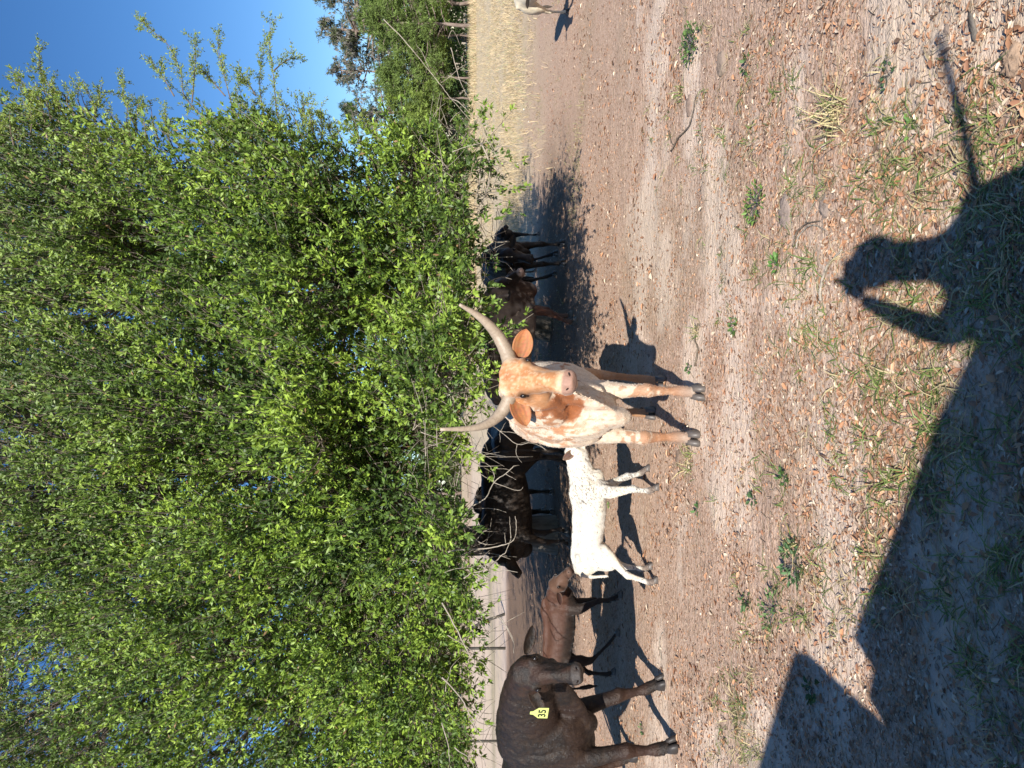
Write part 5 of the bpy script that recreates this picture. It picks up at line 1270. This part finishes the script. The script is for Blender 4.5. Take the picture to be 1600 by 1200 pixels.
def photographer():
    ox, oy = .05, -.42
    root = tag(empty('person', (ox, oy, gz(ox, oy))), 'person in cap and grey shirt holding up a phone in the left hand', 'person')
    J = [(0, 0, .95), (0, 0, 1.15), (0, .0, 1.32), (0, .0, 1.43), (0, .03, 1.50), (0, .05, 1.60), (0, .04, 1.70)]
    E = [(0, 1), (1, 2), (2, 3), (3, 4), (4, 5), (5, 6)]; Rr = [(.15, .12), (.14, .10), (.16, .11), (.13, .10), (.070, .07), (.088, .10), (.082, .095)]
    def add(p, r, a): J.append(p); Rr.append(r); E.append((a, len(J) - 1)); return len(J) - 1
    # left arm, raised to the phone
    a = add((-.17, 0, 1.43), .06, 3); a = add((-.225, .13, 1.42), .055, a); a = add((-.215, .19, 1.43), .052, a); a = add((-.15, .31, 1.50), .042, a); lw = add((-.09, .385, 1.57), .026, a)
    a = add((.165, 0, 1.39), .055, 3); a = add((.22, -.03, 1.14), .042, a); a = add((.225, -.01, 1.10), .038, a); rw = add((.215, .06, .90), .026, a)
    for sg in (-1, 1):
        h = add((sg * .10, 0, .88), .095, 0); kn = add((sg * .12, .02, .50), .062, h); an = add((sg * .13, -.02, .10), .042, kn); add((sg * .14, .14, .04), .040, an)
    skinned('body', J, E, Rr, M_SKIN, root)
    # clothes as slightly larger shells
    skinned('shirt', [(0, 0, .93), (0, 0, 1.15), (0, 0, 1.32), (0, 0, 1.42), (-.17, 0, 1.435), (-.22, .11, 1.425), (.165, 0, 1.395), (.21, -.02, 1.24)], [(0, 1), (1, 2), (2, 3), (3, 4), (4, 5), (3, 6), (6, 7)], [(.165, .135), (.155, .115), (.175, .125), (.13, .11), .078, .068, .074, .066], M_SHIRT, root)
    V = [(0, 0, .98), (0, 0, .90)]; Ed = [(0, 1)]; Rj = [(.16, .13), (.15, .12)]
    for sg in (-1, 1):
        b = len(V); V += [(sg * .10, 0, .84), (sg * .12, .02, .50), (sg * .13, -.02, .13)]; Ed += [(1, b), (b, b + 1), (b + 1, b + 2)]; Rj += [.105, .075, .062]
    skinned('trousers', V, Ed, Rj, M_JEAN, root)
    for sg in (-1, 1):
        m = MB(); m.loft([(Vector((sg * .135, .05, .0)), Vector((.05, 0, 0)), Vector((0, .15, 0)), 2.6), (Vector((sg * .135, .05, .06)), Vector((.05, 0, 0)), Vector((0, .14, 0)), 2.4), (Vector((sg * .13, -.01, .12)), Vector((.052, 0, 0)), Vector((0, .065, 0)), 2.2), (Vector((sg * .13, -.02, .2)), Vector((.052, 0, 0)), Vector((0, .055, 0)), 2.0)], 16); m.build('boot', M_BOOT, root)
    m = MB(); m.ell(Vector((0, .03, 1.715)), Vector((.104, 0, 0)), Vector((0, .12, 0)), Vector((0, 0, .075)), 20, 10); m.build('cap', M_CAP, root)
    m = MB(); m.loft([(Vector((0, .11, 1.70)), Vector((.07, 0, 0)), Vector((0, 0, .008)), 2.2), (Vector((0, .19, 1.685)), Vector((.05, 0, 0)), Vector((0, 0, .006)), 2.2)], 16); m.build('cap_brim', M_CAP, root)
    # hands: palm plus five fingers closing on what they hold
    def hand(w, side, fwd, up, name):
        w, side, fwd, up = Vector(w), Vector(side).normalized(), Vector(fwd).normalized(), Vector(up).normalized()
        V = [w, w + fwd * .05, w + fwd * .085]; Ed = [(0, 1), (1, 2)]; Rh = [(.026, .02), (.035, .016), (.034, .014)]
        for i, (o_, ln) in enumerate(((-.028, .062), (-.01, .074), (.01, .07), (.028, .056))):
            b = len(V); V += [w + fwd * .09 + side * o_, w + fwd * (.09 + ln * .5) + side * o_ * 1.05 - up * .008, w + fwd * (.09 + ln * .75) + side * o_ * 1.05 - up * .034]
            Ed += [(2, b), (b, b + 1), (b + 1, b + 2)]; Rh += [.0095, .009, .0075]
        b = len(V); V += [w + fwd * .03 - side * .035, w + fwd * .06 - side * .052 - up * .02, w + fwd * .085 - side * .045 - up * .036]; Ed += [(1, b), (b, b + 1), (b + 1, b + 2)]; Rh += [.011, .0105, .0085]
        skinned(name, V, Ed, Rh, M_SKIN, root, 1)
    hand(J[lw], (0, 0, 1), (.35, .25, .15), (1, -.4, 0), 'hand'); hand(J[rw], (0, 1, 0), (0, .15, -1), (-1, 0, 0), 'hand')
    ph = MB(); ph.box((0, 0, 0), .0755, .004, .037); o = ph.build('phone', M_PHONE, None, False); bevel(o, .003)
    o.location = (.045, -.012, 1.592); tag(o, 'black phone held sideways behind the camera', 'phone')
    m = MB(); P0_ = Vector((.42, -.16, 1.22)); m.tube(catmull([Vector((.16, -.37, 1.40)) - P0_, Vector((.30, -.36, 1.40)) - P0_, Vector((.52, -.35, 1.43)) - P0_, Vector((.80, -.34, 1.48)) - P0_], 6), [.019 - .0005 * i for i in range(19)], 8)
    o = m.build('rod', M_TWIGD); o.location = P0_; tag(o, 'thin bent rod resting on the shoulder of the person', 'rod')
photographer()

# ------------------------------------------------------------------ the parked truck behind the camera (its shadow lies across the near ground)
def truck():
    M_PAINT = simple('truck_paint', (.55, .56, .56), .3, .5, .03, 3); M_GLASS = simple('truck_glass', (.03, .04, .045), .08, .8, 0); M_TYRE = simple('tyre', (.03, .03, .03), .85, .2, .2, 40, .4); M_RIM = simple('rim', (.45, .45, .46), .35, .5, .05, 10, 0, .8)
    M_BOX = simple('feed_box', (.30, .24, .17), .8, .2, .2, 10); M_LAMP = simple('lamp_glass', (.6, .6, .55), .1, .7, 0)
    A = Vector((-1.63, -.01, 0)); e = Vector((.88, -.475, 0)); 
    root = tag(empty('pickup_truck', A, math.atan2(e.y, e.x)), 'pickup truck parked behind the camera with a feed box in its bed', 'truck')
    def prism(prof, y0, y1, name, mat, bv=.03):   # prof (s,z) outline, extruded over y (negative y: away from the ground in view)
        n = len(prof); V = [(s, y0, z) for s, z in prof] + [(s, y1, z) for s, z in prof]
        Fc = [tuple(range(n)), tuple(range(n, 2 * n))[::-1]] + [(i, n + i, n + (i + 1) % n, (i + 1) % n) for i in range(n)]
        me = bpy.data.meshes.new(name); me.from_pydata(V, [], Fc); bm = bmesh.new(); bm.from_mesh(me); bmesh.ops.recalc_face_normals(bm, faces=bm.faces); bm.to_mesh(me); bm.free()
        o = link(name, me, mat, root); bevel(o, bv); return o
    prism([(-3.9, .45), (-3.95, .85), (-3.7, 1.08), (-2.55, 1.18), (2.2, 1.18), (2.22, .5), (1.8, .42), (-3.5, .38)], -1.85, 0, 'body', M_PAINT, .05)
    prism([(-2.6, 1.17), (-1.95, 1.86), (-1.6, 1.90), (-.05, 1.90), (0, 1.84), (.07, 1.17)], -1.72, -.05, 'cab', M_PAINT, .04)
    prism([(-2.30, 1.22), (-1.86, 1.76), (-1.15, 1.79), (-1.15, 1.22)], -.052, -.03, 'side_window', M_GLASS, .004)
    prism([(-1.07, 1.22), (-1.07, 1.79), (-.14, 1.79), (-.08, 1.22)], -.052, -.03, 'side_window', M_GLASS, .004)
    prism([(.04, 1.15), (.05, 1.56), (.21, 1.58), (.26, 1.675), (1.28, 1.66), (1.50, 1.64), (1.92, 1.63), (2.0, 1.15)], -1.4, -.02, 'feed_box', M_BOX, .02)
    for s_ in (-3.1, 1.25):
        for y in (.02, -1.87):
            m = MB(); m.tube([Vector((s_, y - .12, .38)), Vector((s_, y - .1, .38)), Vector((s_, y + .08, .38)), Vector((s_, y + .1, .38))], [.33, .38, .38, .33], 28); w = m.build('wheel', M_TYRE, root)
            m = MB(); m.tube([Vector((s_, y - .125, .38)), Vector((s_, y + .105, .38))], [.2, .2], 20); m.build('rim', M_RIM, w)
    for y in (-.25, -1.6):
        m = MB(); m.box((-3.9, y, .82), .04, .14, .08); m.build('headlight', M_LAMP, root)
    m = MB(); m.box((-.6, .004, 1.05), .08, .012, .014); m.build('door_handle', M_RIM, root)
    m = MB(); m.box((-4.0, -.92, .5), .06, .9, .09); m.build('bumper', M_RIM, root)
truck()
